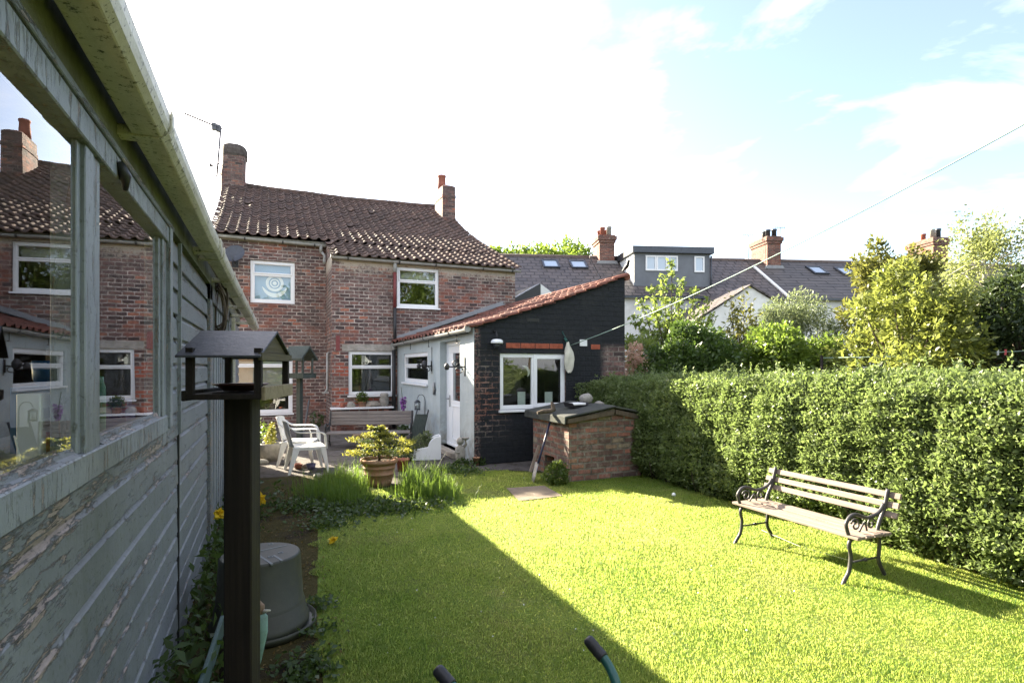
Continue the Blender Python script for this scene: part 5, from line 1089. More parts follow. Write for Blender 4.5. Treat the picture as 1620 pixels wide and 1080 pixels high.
# shepherd's crook, lantern, foxglove
lo = cam((672-810)/900*12.9, 12.9); ck = thing('crook_stand', 'thin black shepherd crook standing before the pale wall', 'crook', lo); b = MB(); zt = 1.06
b.tube(smooth_path([(0, 0, 0), (.0, 0, .7), (.0, 0, zt-.1), (-.05, 0, zt), (-.13, 0, zt-.0), (-.17, 0, zt-.08)]), .007, 6); b.build('rod', MAT['iron'], ck)
ln_ = thing('lantern', 'small dark lantern hanging from the thin crook', 'lantern', lo+V3((-.17, 0, zt-.1))); b = MB(); b.lathe([(0, 0), (.03, -.01), (.075, -.05), (.075, -.06)], (0, 0, 0), 6); b.lathe([(.06, -.22), (.07, -.21), (.07, -.23), (0, -.235)], (0, 0, 0), 6)
for i in range(6): a = pi/3*i; b.tube([(.06*cos(a), .06*sin(a), -.05), (.06*cos(a), .06*sin(a), -.22)], .006, 4)
b.build('cage', MAT['metal_dark'], ln_); b = MB(); b.lathe([(.052, -.21), (.052, -.06)], (0, 0, 0), 12); b.build('glass', MAT['glass'], ln_)
fx = cam((638-810)/900*13.4, 13.4); t = thing('foxglove', 'tall purple flower spike beside the black downpipe', 'flower', fx); b = MB(); b.tube([(0, 0, 0), (.01, 0, .7), (-.05, 0, 1.22)], [.012, .01, .005], 5); b.build('stem', MAT['weed'], t)
P = np.concatenate([blob(26, (.0, 0, .45+.06*k), .05, 1) for k in range(9)]); leaves('petals', P, .06, MAT['purple'], t, aspect=.7); P = blob(120, (0, 0, .2), (.14, .14, .16)); leaves('foliage', P, .12, MAT['weed'], t, aspect=.35)
# shelf under the kitchen window and its clutter
sa, sc_ = atY(523, 645, 15.45), atY(622, 645, 15.45); t = thing('garden_shelf', 'white slab shelf under the kitchen window behind the bench', 'shelf', ((sa.x+sc_.x)/2, 15.5, sa.z)); O = -t.location
b = MB(); b.box(sa.x, sc_.x, 15.35, 15.68, sa.z-.05, sa.z); b.build('slab', MAT['upvc'], t, .008, loc=O)
for x in (sa.x+.2, sc_.x-.2): b = MB(); b.box(x-.06, x+.06, 15.4, 15.66, 0, sa.z-.051); b.build('support', MAT['brick_stack'], t, loc=O)
def onsh(px_, dy=0): return V3((atY(px_, 640, 15.5).x, 15.5+dy, sa.z))
rock('shelf_stone', onsh(556)+V3((0, 0, .05)), .10, 'rounded pale stone at the left of the window shelf', 'stone', 1, 1, .9)
rock('shelf_stone', onsh(592)+V3((0, 0, .06)), .15, 'wide dark stone in the middle of the window shelf', 'concrete', 1.5, 1, .6)
b = MB(); b.lathe([(0, 0), (.09, 0), (.12, .08), (.13, .2), (.10, .27), (.12, .32), (.08, .36), (0, .36)], onsh(608), 16); tag(b.build('stone_jar', MAT['stone']), 'grey stone jar at the right of the window shelf', 'jar')
b = MB(); b.lathe([(0, 0), (.07, 0), (.1, .12), (.09, .12), (0, .1)], onsh(560, .05)+V3((.0, .0, .0)), 14); P = blob(240, onsh(573)+V3((0, 0, .22)), (.14, .12, .17)); q = onsh(573); t = thing('potted_plant', 'small leafy plant in a pot on the window shelf', 'plant', q); b = MB(); b.lathe([(0, 0), (.08, 0), (.1, .12), (.11, .12), (.11, .14), (0, .13)], (0, 0, 0), 14); b.build('pot', MAT['terracotta'], t); leaves('foliage', blob(260, (0, 0, .24), (.15, .12, .16)), .07, MAT['leaf_mid'], t)
b = MB(); b.lathe([(0, 0), (.06, 0), (.07, .12), (.0, .12)], onsh(542), 12); tag(b.build('flower_pot', MAT['pot_clay']), 'small red pot at the left end of the window shelf', 'plant pot')
# folded chair leaning at the bench end, round stool top under the bench
q = cam((660-810)/900*12.0, 12.0); t = thing('folded_chair', 'folded grey chair leaning on the pale wall beside the bench', 'folded chair', q, -R(20))
b = MB()
for s in (-.12, .12): b.tube([(s-.06, 0, 0), (s+.10, .18, .78)], .016, 8)
b.build('frame', MAT['metal_dark'], t); b = MB(); b.boxv((-.18, 0, .1), V3((1, 0, 0)), V3((.16, .18, .72)).normalized(), V3((0, -1, .2)).normalized(), .0, .26, .0, .62, .0, .02); b.build('seat_panel', MAT['green_wood'], t, .004)
q = cam((527-810)/900*11.6, 11.6); b = MB(); b.lathe([(0, .0), (.05, .0), (.05, .25), (.16, .27), (.17, .31), (0, .32)], q+V3((.55, -.05, 0)), 18); tag(b.build('log_stool', MAT['fence_wood']), 'small brown log stool under the patio bench', 'stool')
P = np.concatenate([blob(300, cam((402-810)/900*11, 11)+V3((0, 0, .35)), (.3, .25, .35)), blob(120, cam((501-810)/900*13.6, 13.6)+V3((0, 0, .45)), (.16, .14, .2))])
tag(leaves('green_shrub', P[:300], .09, MAT['leaf_mid'], None), 'leafy green shrub under the lower left window behind the shed', 'shrub'); tag(leaves('wall_plant', P[300:], .08, MAT['leaf_dark'], None), 'small dark green plant at the wall left of the bench', 'plant')
b = MB(); q = cam((478-810)/900*12.6, 12.6); b.bar(q, q+V3((.16, .25, .95)), .035, .02); tag(b.build('broom_handle', MAT['metal_dark']), 'dark pole leaning against the brick wall left of the bench', 'pole')
# small things on the patio edge by the chairs
for (px_, py_, r_, m_, lab) in ((472, 741, .07, 'pot_clay', 'small red bowl by the feet of the near chair'), (492, 742, .08, 'purple_pot', 'little lilac pot on the ground right of the near chair')):
    q = atZ(px_, py_); b = MB(); b.lathe([(0, 0), (r_*.7, 0), (r_, r_*1.2), (r_*.9, r_*1.2), (r_*.6, .02), (0, .02)], q, 16); tag(b.build('flower_pot', MAT[m_]), lab, 'plant pot')
for i, (px_, py_, r_) in enumerate(((410, 731, .1), (405, 722, .08), (486, 737, .05), (502, 752, .06))): rock('edging_stone', atZ(px_, py_, .02), r_, ('pale edging stone lying left of the urn', 'smaller edging stone touching the urn foot', 'tiny grey stone between the chair legs', 'flat stone on the bed right of the chairs')[i], 'stone', 1.2, 1, .7)
# perched bird on the lean-to peak
q = V3((X1+.05, YB+.0, ZR+.16)); br = MB(); br.tube(smooth_path([(q.x-.02, q.y+.14, q.z-.04), (q.x, q.y+.06, q.z+.01), (q.x, q.y-.01, q.z+.05), (q.x, q.y-.05, q.z+.11), (q.x, q.y-.07, q.z+.14), (q.x, q.y-.12, q.z+.13)]), [.008, .012, .016, .02, .027, .033, .038, .04, .042, .042, .04, .037, .033, .03, .03, .031, .032, .032, .031, .029, .022, .014, .009, .005, .003, .002][:26], 10)
tag(br.build('blackbird', MAT['rubber']), 'dark bird perched at the peak of the lean-to roof', 'bird')
# ================================================================ planting
def zy(y, zc): return CH+(HY-y)*zc/FPX
def at(px_, zc, z=0): return cam((px_-CX)/FPX*zc, zc, z)
# ---- privet hedge on the right
hd_ = thing('privet_hedge', 'long clipped privet hedge running the right side of the lawn', 'hedge', (5.85, 4.6, 0)); O = -V3((5.85, 4.6, 0))
HX0, HX1, HY0, HY1 = 5.22, 6.55, .2, 9.2
def hh_(y): return 1.56-.012*(y-2)-.06*np.clip((y-6.5)/2.5, 0, 1)
def lump(a, b): return .025*np.sin(2.1*a+1.3*b)+.02*np.sin(3.7*a-2.2*b+1)+.022*np.sin(6.1*a+4.3*b+2)+.03*np.sin(6.7*a-9.3*b)*np.sin(7*b+3*a)+.03*np.sin(11*a+15*b)*np.sin(8*a-16*b+1)
nf_, nt_ = 115000, 66000
y = HY0+(HY1-HY0)*RNG.uniform(0, 1, nf_)**1.25; z = RNG.uniform(.02, 1, nf_)*hh_(y)
dep = RNG.exponential(.05, nf_)
F = np.stack([HX0+.16*np.clip(z-.35, 0, 2)+lump(y, z)+.12*np.clip((.28-z)/.28, 0, 1)-.05*np.sin(pi*z/1.5)+dep+.16*np.clip((z-1.2)/.35, 0, 1)**2, y, z], 1)
x2 = RNG.uniform(HX0+.2, HX1, nt_); y2 = HY0+(HY1-HY0)*RNG.uniform(0, 1, nt_)**1.2; edge = np.clip((HX0+.55-x2)/.4, 0, 1)
T = np.stack([x2, y2, hh_(y2)+lump(x2*1.3, y2)-RNG.exponential(.05, nt_)-.16*edge**2+.03+.05*np.sin(5.3*y2+2*x2)*np.sin(3.1*y2-4*x2)], 1)
n3 = 9000; z3 = RNG.uniform(.05, 1.4, n3); E = np.stack([RNG.uniform(HX0, HX1, n3), HY1+.05*np.sin(5*z3)-RNG.exponential(.05, n3), z3], 1)
P = np.concatenate([F, T, E]); nr = np.concatenate([np.tile([-.7, -.15, .45], (nf_, 1)), np.tile([-.2, -.1, .9], (nt_, 1)), np.tile([-.2, .8, .4], (n3, 1))])
v, f = leaf_geo(P, .042, aspect=.5, vary=.55, up=.3, nrm=nr); npmesh('leaves', v+np.array(O), f, MAT['privet'], hd_)
# upright shoots escaping from the top
S = []
for k in range(620):
    yy = HY0+1.6+(HY1-HY0-1.7)*random.random()**1.3; xx = random.uniform(HX0+.25, HX1); h0 = float(hh_(np.array(yy))+lump(np.array(xx*1.3), np.array(yy))); L = random.uniform(.05, .15)+(random.uniform(.05, .14) if random.random() < .2 else 0); dx, dy = random.uniform(-.05, .05), random.uniform(-.05, .05)
    for j in range(int(L*90)): t = random.random(); S.append((xx+dx*t+random.uniform(-.014, .014), yy+dy*t+random.uniform(-.014, .014), h0+L*t))
v, f = leaf_geo(np.array(S), .042, aspect=.45, up=.9); npmesh('shoots', v+np.array(O), f, MAT['privet'], hd_)
mb = MB(); NX, NY = 5, 40
sec = lambda y: [(HX0+.22, 0), (HX0+.19, .5), (HX0+.30, 1.1), (HX0+.55, float(hh_(y))-.2), (HX1-.15, float(hh_(y))-.14), (HX1-.1, 0)]
ys = np.linspace(HY0+.1, HY1-.12, NY); vs = []
for yv in ys:
    for (xx, zz) in sec(yv): vs.append((xx+random.uniform(-.03, .03), yv, zz+random.uniform(-.03, .03)))
k = 6; fs = [(i*k+j, (i+1)*k+j, (i+1)*k+j+1, i*k+j+1) for i in range(NY-1) for j in range(k-1)]+[tuple(range(k)), tuple((NY-1)*k+j for j in range(k-1, -1, -1))]
mb.add(vs, fs); mb.build('twiggy_core', MAT['privet_core'], hd_, loc=O)
b = MB()
for k in range(420):
    yy = HY0+1.2+(HY1-HY0-1.3)*random.random(); xx = HX0+random.uniform(.02, .3); p = V3((xx+.1, yy, 0)); e = p+V3((random.uniform(-.2, .05), random.uniform(-.2, .2), random.uniform(.25, .6))); b.tube([p, p.lerp(e, .5)+V3((random.uniform(-.03, .03), random.uniform(-.03, .03), 0)), e], [.008, .006, .003], 4)
b.build('stems', MAT['bark'], hd_, loc=O)
# ---- trees and shrubs
def tree(name, label, cat, base, c, r, ncl, nl, ls, mat, bark='bark', tr=.06, cr=.33, group=None, droop=0, aspect=.5, vstretch=1.0, low=-.75, core=None, limbs=True, trunk_top=None, part='crown'):
    t = thing(name, label, cat, base, 0, group); c, r = np.array(c, float), np.array(r, float)
    d = RNG.normal(size=(ncl, 3)); d /= np.linalg.norm(d, axis=1)[:, None]; d[:, 2] = np.where(d[:, 2] < low, -d[:, 2], d[:, 2])
    q = RNG.uniform(.25, 1, ncl)**.5; cc_ = c+d*q[:, None]*r
    rad = cr*min(r)*RNG.uniform(.6, 1.25, ncl); w = rad**2; w /= w.sum()
    idx = RNG.choice(ncl, nl, p=w); dd = RNG.normal(size=(nl, 3)); dd /= np.linalg.norm(dd, axis=1)[:, None]; rr = RNG.uniform(0, 1, nl)**.45
    P = cc_[idx]+dd*(rr*rad[idx])[:, None]*np.array([1, 1, vstretch])
    if droop: P[:, 2] -= droop*RNG.uniform(0, 1, nl)**2*np.linalg.norm((P-c)[:, :2]/r[:2], axis=1)
    P[:, 2] = np.maximum(P[:, 2], .03)
    nrm = dd*.5+(P-c)/r*.5; leaves(part, P, ls, MAT[mat], t, nrm=nrm, aspect=aspect)
    mb = MB(); tt = V3(c)-V3((0, 0, r[2]*.3)) if trunk_top is None else V3(trunk_top)
    mb.tube(smooth_path([(0, 0, -.05), (tt.x*.3+.02, tt.y*.3, tt.z*.45), tuple(tt)], 4), [tr*(1.15-.6*i/8) for i in range(9)], 8)
    if limbs:
        for i in range(min(ncl, 26)):
            e = V3(cc_[i]); s = V3((tt.x*.3, tt.y*.3, tt.z*.45)).lerp(tt, random.uniform(.2, 1.0)); m = s.lerp(e, .5)+V3((0, 0, .06*r[2]))
            mb.tube([s, m, e], [tr*.4, tr*.24, tr*.08], 5)
    mb.build('trunk' if cat == 'tree' else 'stem', MAT[bark], t); return t
zc = 15.2; b0 = at(1062, zc); t = thing('young_tree', 'young pale green tree with upright branches beside the black gable', 'tree', b0); O = -b0; mb = MB(); P = []
mb.tube([b0, b0+V3((0, 0, 1.4))], [.07, .05], 8)
for (px_, y_, l_, w_) in ((1000, 500, 0, .26), (1012, 470, .2, .26), (1030, 452, -.2, .24), (1048, 432, .1, .22), (1063, 408, 0, .2), (1080, 432, .3, .22), (1102, 458, -.3, .24), (1124, 470, .1, .26), (1132, 492, .3, .25), (995, 535, .2, .3), (1035, 490, -.4, .3), (1075, 480, .4, .3), (1110, 500, .2, .3), (1055, 510, -.3, .34)):
    e = at(px_, zc+l_*2, zy(y_, zc)); s = b0+V3((0, 0, random.uniform(.8, 1.5))); m = s.lerp(e, .45)+V3(((s.x-e.x)*.08, 0, -.1)); pth = smooth_path([s, m, e], 6)
    mb.tube(pth, [.03*(1-i/13)+.004 for i in range(13)], 5)
    for i in range(250 if w_ < .25 else 300):
        u = random.random()**.8; p = pth[int((.25+.75*u)*12)]; w2 = w_*(1.15-.75*u); g = RNG.normal(size=3)*w2*.55; P.append((p.x+g[0], p.y+g[1], p.z+g[2]*.8+.05))
mb.build('trunk', MAT['bark'], t, loc=O); v, f = leaf_geo(np.array(P), .12, aspect=.5, up=.5); npmesh('crown', v+np.array(O), f, MAT['leaf_light'], t)
tree('ivy_bush', 'dense rounded dark green bush right of the black gable', 'bush', at(1096, 11.9), (0, 0, 1.38), (1.05, .85, 1.12), 95, 24000, .085, 'leaf_mid2', cr=.30, tr=.08, low=-.9)
tree('blossom_shrub', 'pinkish blossoming shrub squeezed between the black gable and the ivy bush', 'shrub', at(1006, 13.0), (0, 0, 1.35), (.35, .35, .95), 16, 1300, .08, 'leaf_pink', cr=.5, tr=.03)
tree('light_shrub', 'yellow green shrub behind the pink blossom at the gable edge', 'shrub', at(1012, 13.8), (0, 0, 1.9), (.5, .4, .6), 14, 1500, .09, 'leaf_light', cr=.5, tr=.03)
t = thing('fence_panel', 'short brown slatted fence panel peeping out beside the ivy bush', 'fence', at(1160, 12.6), -R(23)); b = MB()
for i in range(9): b.box(-.34, .34, -.012, .012, .05+.17*i, .05+.17*i+.155)
b.build('slats', MAT['fence_wood'], t); b = MB(); b.box(.34, .42, -.04, .04, 0, 1.65); b.build('post', MAT['fence_wood'], t); b = MB(); b.box(-.42, -.34, -.04, .04, 0, 1.65); b.build('post', MAT['fence_wood'], t)
zc = 14.2; b0 = at(1176, zc); t = thing('spiky_shrub', 'open shrub of upright glossy stems in front of the white gable', 'shrub', b0); O = -b0; mb = MB(); P = []
for (px_, y_) in ((1156, 470), (1165, 500), (1177, 462), (1188, 482), (1198, 500), (1170, 520), (1190, 525), (1150, 520)):
    e = at(px_, zc, zy(y_, zc)); pth = [b0.lerp(e, i/12)+V3((0, 0, .03*sin(i))) for i in range(13)]; mb.tube([b0, e], [.025, .006], 5)
    for i in range(230): u = random.random(); p = b0.lerp(e, .25+.75*u); g = RNG.normal(size=3)*.17*(1.2-.8*u); P.append((p.x+g[0], p.y+g[1], p.z+g[2]))
mb.build('stem', MAT['bark'], t, loc=O); v, f = leaf_geo(np.array(P), .13, aspect=.4, up=.6); npmesh('foliage', v+np.array(O), f, MAT['leaf_laurel'], t)
tree('feathery_shrub', 'airy grey green shrub of fine leaves before the brown roof', 'shrub', at(1258, 15), (0, 0, 2.05), (1.25, .95, 1.45), 75, 18000, .085, 'leaf_grey', cr=.34, tr=.05, aspect=.3)
tree('bright_shrub', 'low bright green leafy shrub just behind the hedge', 'shrub', at(1222, 11.2), (0, 0, 1.4), (1.0, .7, 1.0), 46, 10500, .09, 'leaf_light2', cr=.4, tr=.03)
tree('rose_shrub', 'mid green shrub filling the gap left of the golden bush', 'shrub', at(1292, 11.6), (0, 0, 1.3), (.75, .6, 1.1), 36, 8000, .09, 'leaf_mid', cr=.4, tr=.03)
tree('golden_bush', 'big golden yellow variegated bush standing over the hedge', 'bush', at(1432, 9.9), (0, 0, 1.72), (1.3, 1.1, 1.6), 130, 17500, .10, 'leaf_gold', cr=.23, aspect=.45, tr=.08, low=-.95)
tree('laurel_tree', 'tall olive green laurel rising behind the golden bush', 'tree', at(1418, 13.2), (0, 0, 2.9), (1.1, 1.0, 1.85), 60, 10500, .12, 'leaf_laurel', cr=.3, tr=.08)
tree('birch_tree', 'airy pale birch with drooping fine leaves at the right edge', 'tree', at(1566, 15.2), (.1, 0, 3.7), (1.55, 1.3, 2.15), 75, 12500, .085, 'leaf_birch', 'bark_birch', cr=.26, tr=.08, droop=.9, vstretch=1.5, aspect=.5, trunk_top=(-.3, 0, 4.6))
cf = tree('dark_conifer', 'dark spreading conifer with brown dead lower twigs at the far right', 'tree', at(1632, 9.3), (0, 0, 1.95), (1.1, 1.0, 1.3), 80, 15000, .11, 'conifer', cr=.27, tr=.09, aspect=.35, droop=.35)
P = blob(1400, np.array(at(1572, 9.2, 1.25))-np.array(cf.location), (.22, .3, .55)); leaves('dead_twigs', P, .13, MAT['twig_brown'], cf, aspect=.1, up=1)
tree('dark_shrub', 'dark leafy shrub between golden bush and conifer', 'shrub', at(1530, 11), (0, 0, 1.3), (.7, .6, 1.2), 30, 4500, .09, 'leaf_dark', cr=.4, tr=.04)
tree('olive_shrub', 'rounded olive shrub behind the conifer at the right edge', 'shrub', at(1640, 12.5), (0, 0, 2.0), (1.3, 1.0, 1.3), 40, 7000, .11, 'leaf_mid', cr=.35, tr=.05)
for i, (px_, w, y_) in enumerate(((772, 1.6, 392), (830, 2.7, 391), (893, 2.7, 384))):
    zc = 46; top = zy(y_, zc); tree('distant_tree', ('small sunlit tree top peeping over the cottage verge', 'left of the two broad tree crowns beyond the slate roof', 'right broad tree crown beyond the slate roof by the chimney')[i], 'tree', at(px_, zc), (0, 0, top-2.4), (w, w, 2.3), 36, 3800, .34, 'leaf_light2', cr=.36, tr=.2, group='trees beyond the terrace')
# trees of the garden end behind the photographer; the house windows mirror them
for i, (xx, yy, h_, m_) in enumerate(((3.5, -13, 8.5, 'leaf_mid'), (8.5, -12, 13, 'leaf_light2'), (13, -9, 12.5, 'leaf_mid'), (-2, -15, 7.5, 'leaf_laurel'), (17, -3, 8, 'leaf_mid'))):
    tree('garden_tree', ('leafy tree at the garden end behind the photographer, second from the shed', 'pale leafy tree in the middle of the garden end', 'leafy tree at the far right of the garden end', 'olive tree at the garden end nearest the shed', 'tall tree to the right of the garden behind the hedge line')[i], 'tree', (xx, yy, 0), (0, 0, h_*.58), (2.9, 2.6, h_*.42), 46, 7000, .3, m_, cr=.4, tr=.16, group='trees behind the photographer')
for i, (xx, yy, m_) in enumerate(((2.2, -6.5, 'leaf_light2'), (5.6, -7.5, 'leaf_mid'), (8.8, -6.0, 'leaf_light2'), (-.2, -8, 'leaf_mid'))):
    tree('garden_shrub', ('bright bushy shrub at the lawn end behind the photographer', 'mid green bush in the middle of the far lawn end', 'fresh green bush at the far lawn end under the pale tree', 'mid green bush by the rear end of the shed')[i], 'shrub', (xx, yy, 0), (0, 0, 1.5), (1.8, 1.3, 1.5), 30, 4200, .2, m_, cr=.4, tr=.06, group='shrubs behind the photographer')
# ---- golden flowers, weeds, grass
def flower(name, label, base, h, r, group, mat='yellow', stem=True):
    t = thing(name, label, 'flower', base, 0, group); b = MB(); b.tube([(0, 0, 0), (.008, 0, h*.6), (.0, -.01, h)], .0035, 5); b.build('stem', MAT['weed'], t)
    leaves('petals', blob(60, (0, -.01, h), r*.6), r*1.1, MAT[mat], t, aspect=.8, up=.2)
for (px_, y_, zc, lab) in ((348, 812, 5.0, 'yellow flower against the shed left of the bird table post'), (406, 779, 6.5, 'upper yellow flower just right of the bird table post'), (412, 790, 6.3, 'lower yellow flower just right of the bird table post')):
    p = at(px_, zc, 0); h = zy(y_, zc); flower('poppy', lab, p, max(.1, h), .045, 'yellow flowers along the shed')
p = atZ(526, 861, .0); flower('poppy', 'single yellow flower in the shaded lawn', p, .05, .03, 'yellow flowers along the shed')
def blades(name, B, h, w, lean, mat, label, cat, seg=2):
    n = len(B); a = RNG.uniform(0, 2*pi, n); d = np.stack([np.cos(a), np.sin(a), np.zeros(n)], 1); s = np.stack([-np.sin(a), np.cos(a), np.zeros(n)], 1)
    h = np.broadcast_to(h, n)[:, None]*RNG.uniform(.55, 1.2, n)[:, None]; w = np.broadcast_to(w, n)[:, None]; ln = lean*RNG.uniform(.1, 1.0, n)[:, None]; up = np.array([0, 0, 1.])
    if seg == 1:
        v = np.stack([B-s*w, B+s*w, B+d*h*ln+up*h*(1-.3*ln)], 1).reshape(-1, 3); f = np.arange(3*n).reshape(n, 3)
    else:
        m = B+d*h*ln*.3+up*h*.6; tp_ = B+d*h*ln+up*h*(1-.25*ln)
        v = np.stack([B-s*w, B+s*w, m+s*w*.8, m-s*w*.8, tp_+s*w*.1, tp_-s*w*.1], 1).reshape(-1, 3); k = np.arange(n)[:, None]*6; f = np.concatenate([k+np.array([0, 1, 2, 3]), k+np.array([3, 2, 4, 5])])
    o = npmesh(name, v, f, MAT[mat]); return tag(o, label, cat, kind='stuff')
def inpoly(x, y, poly):
    r = np.zeros(len(x), bool); j = len(poly)-1
    for i in range(len(poly)):
        xi, yi = poly[i]; xj, yj = poly[j]; c = ((yi > y) != (yj > y)) & (x < (xj-xi)*(y-yi)/(yj-yi+1e-12)+xi); r ^= c; j = i
    return r
n = 1500000; x = RNG.uniform(.1, 5.6, n); y = RNG.uniform(1.5, 8.8, n); zc_ = x*sin(YAW)+y*cos(YAW); xc_ = x*cos(YAW)-y*sin(YAW)
L2 = [(px_+.0, py_) for px_, py_ in LAWN]; jx = .05*np.sin(9*y)+.04*np.sin(23*y+1)
keep = inpoly(x+jx, y, L2) & (np.abs(xc_/zc_) < 1.0) & (zc_ > 2.6) & (RNG.uniform(0, 1, n) < np.clip(3.0/zc_, 0, 1)**1.5*.9)
q = [atZ(px_, py_) for px_, py_ in ((800, 772), (860, 768), (891, 785), (822, 794))]; keep &= ~inpoly(x, y, [(p.x, p.y) for p in q])
B = np.stack([x[keep], y[keep], np.zeros(keep.sum())], 1); zk = zc_[keep]
hgt = (.024+.007*np.sin(B[:, 0]*2.1+1.2*B[:, 1])*np.sin(1.7*B[:, 1]-B[:, 0]*.8)+.006*np.sin(7*B[:, 0]+5*B[:, 1]))*(1+.5*np.clip((B[:, 1]-7.3)/1.2, 0, 1))
blades('lawn_grass', B, hgt*.92, .0015+.0005*zk/3, 1.5, 'grass', 'short mown grass covering the lawn', 'grass', seg=1)
def scatter(n, pts, r):
    pts = np.array([tuple(p)[:2] for p in pts]); i = RNG.integers(0, len(pts), n); g = RNG.normal(size=(n, 2))*r*.5; return np.concatenate([pts[i]+g, np.zeros((n, 1))], 1)
A = [atZ(x_, y_) for x_, y_ in ((658, 772), (652, 785), (675, 778), (695, 782), (650, 766), (672, 790), (705, 788), (684, 774))]
B2 = [atZ(x_, y_) for x_, y_ in ((548, 774), (538, 782), (522, 776), (545, 792), (512, 786), (560, 796), (540, 770), (500, 780), (556, 768))]
TG = np.concatenate([scatter(2600, A, .18), scatter(2600, B2, .28), scatter(900, A+B2, .5)]); ck_ = np.sin(TG[:, 0]*9+2*np.sin(TG[:, 1]*7))*np.sin(TG[:, 1]*11+TG[:, 0]*3); TH = (.28+.14*ck_)*RNG.uniform(.5, 1.35, len(TG)); TH[5200:] *= .5
blades('tall_grass', TG, TH, .0028, .55, 'grass_tall', 'tall uncut grass around the terracotta pot', 'grass')
A = [atZ(x_, y_) for x_, y_ in ((500, 805), (540, 815), (590, 810), (630, 808), (560, 800), (480, 800), (520, 830), (680, 800), (610, 800), (700, 745), (720, 745), (745, 748))]
W_ = scatter(4200, A, .3); W_[:, 2] = RNG.uniform(.0, .07, len(W_)); tag(leaves('weeds', W_, .045, MAT['weed'], None, up=1.2, aspect=.7), 'low leafy weeds edging the lawn before the pot', 'weeds', kind='stuff')
A = [(-.38, yy) for yy in np.linspace(2.4, 8.5, 26)]+[(-.25, yy) for yy in np.linspace(2.2, 3.4, 6)]+[(-.3, 5.5), (-.15, 6.3), (-.1, 7.0), (.0, 7.6), (.15, 7.2)]
W_ = scatter(2000, A, .15); W_[:, 0] = np.maximum(W_[:, 0], -.46); W_[:, 2] = RNG.uniform(0, 1, len(W_))**2.0*.34; tag(leaves('border_plants', W_, .07, MAT['weed'], None, up=.8, aspect=.45), 'dark leafy plants along the foot of the shed', 'plants', kind='stuff')
A = [atZ(x_, y_) for x_, y_ in ((500, 1060), (480, 1070), (510, 1000), (505, 960), (470, 1055))]; W_ = scatter(500, A, .14); W_[:, 2] = RNG.uniform(0, .06, len(W_)); tag(leaves('path_weeds', W_, .04, MAT['weed'], None, up=1, aspect=.6), 'small weeds growing on the mossy path', 'weeds', kind='stuff')
W_ = np.stack([RNG.uniform(-.5, .5, 2600), RNG.uniform(2.4, 8.5, 2600), RNG.uniform(0, .006, 2600)], 1); tag(leaves('leaf_litter', W_, .022, MAT['litter'], None, up=2, aspect=.6), 'brown leaf litter and moss crumbs on the path', 'litter', kind='stuff')
W_ = np.stack([RNG.uniform(.6, 3.8, 150), RNG.uniform(2.6, 8.0, 150), RNG.uniform(.03, .045, 150)], 1); tag(leaves('daisies', W_, .010, MAT['daisy'], None, up=1, aspect=1), 'tiny white daisies scattered in the lawn', 'daisies', kind='stuff')
bs = thing('clump_shrub', 'small rounded green shrub at the front corner of the bunker', 'shrub', at(880, 8.25)); leaves('foliage', np.concatenate([blob(900, (0, 0, .13), (.2, .17, .17)), blob(300, (.03, 0, .24), (.12, .1, .1))]), .05, MAT['leaf_mid'], bs, aspect=.4); b = MB(); b.tube([(0, 0, -.01), (0, 0, .2)], .012, 5); b.build('stem', MAT['bark'], bs)
# ================================================================ the terrace beyond the gardens
TA = R(5.8); EX = RT*cos(TA)+FW*sin(TA); EY = FW*cos(TA)-RT*sin(TA); TO = at(1000, 30); TRZ = math.atan2(EX.y, EX.x)
def tu(px_, y_, v):
    d = ray(px_, y_); dh = V3((d.x, d.y, 0)); s = (v+TO.dot(EY))/dh.dot(EY); P = dh*s; return (P-TO).dot(EX), CH+d.z*s
ZEV, ZRG = 5.6, 8.25; VR = 4.2
def thouse(label, pa, pb_, roof, wall='white_render'):
    ua = tu(pa, 440, 0)[0]; ub = tu(pb_, 440, 0)[0]; c = (ua+ub)/2; loc = TO+EX*c
    t = thing('terraced_house', label, 'house', (loc.x, loc.y, 0), TRZ, 'terrace behind the gardens'); ua -= c; ub -= c
    b = MB(); b.add([(ua, 0, 0), (ub, 0, 0), (ub, 0, ZEV-.05), (ua, 0, ZEV-.05), (ua, 2*VR, 0), (ub, 2*VR, 0), (ub, 2*VR, ZEV-.05), (ua, 2*VR, ZEV-.05), (ua, VR, ZRG-.05), (ub, VR, ZRG-.05)], [(0, 1, 2, 3), (5, 4, 7, 6), (1, 5, 6, 9, 2), (4, 0, 3, 8, 7)]); b.build('wall', MAT[wall], t)
    b = MB(); b.prism([(-.25, ZEV-.16), (VR, ZRG), (2*VR+.25, ZEV-.16), (2*VR+.25, ZEV-.24), (VR, ZRG-.09), (-.25, ZEV-.24)], (0, 0, 0), (0, 1, 0), Z3, (1, 0, 0), ua+.01, ub-.01); b.build('roof', MAT[roof], t)
    b = MB(); b.tube([(ua+.01, VR, ZRG+.0), (ub-.01, VR, ZRG+.0)], .11, 8); b.build('ridge_tiles', MAT['pot_ridge'], t)
    b = MB(); b.box(ua+.01, ub-.01, -.34, -.26, ZEV-.3, ZEV-.2); b.build('gutter', MAT['metal_dark'], t)
    return t, c
def rz_(v): return ZEV-.16+(ZRG-ZEV+.16)*(v+.25)/(VR+.25)
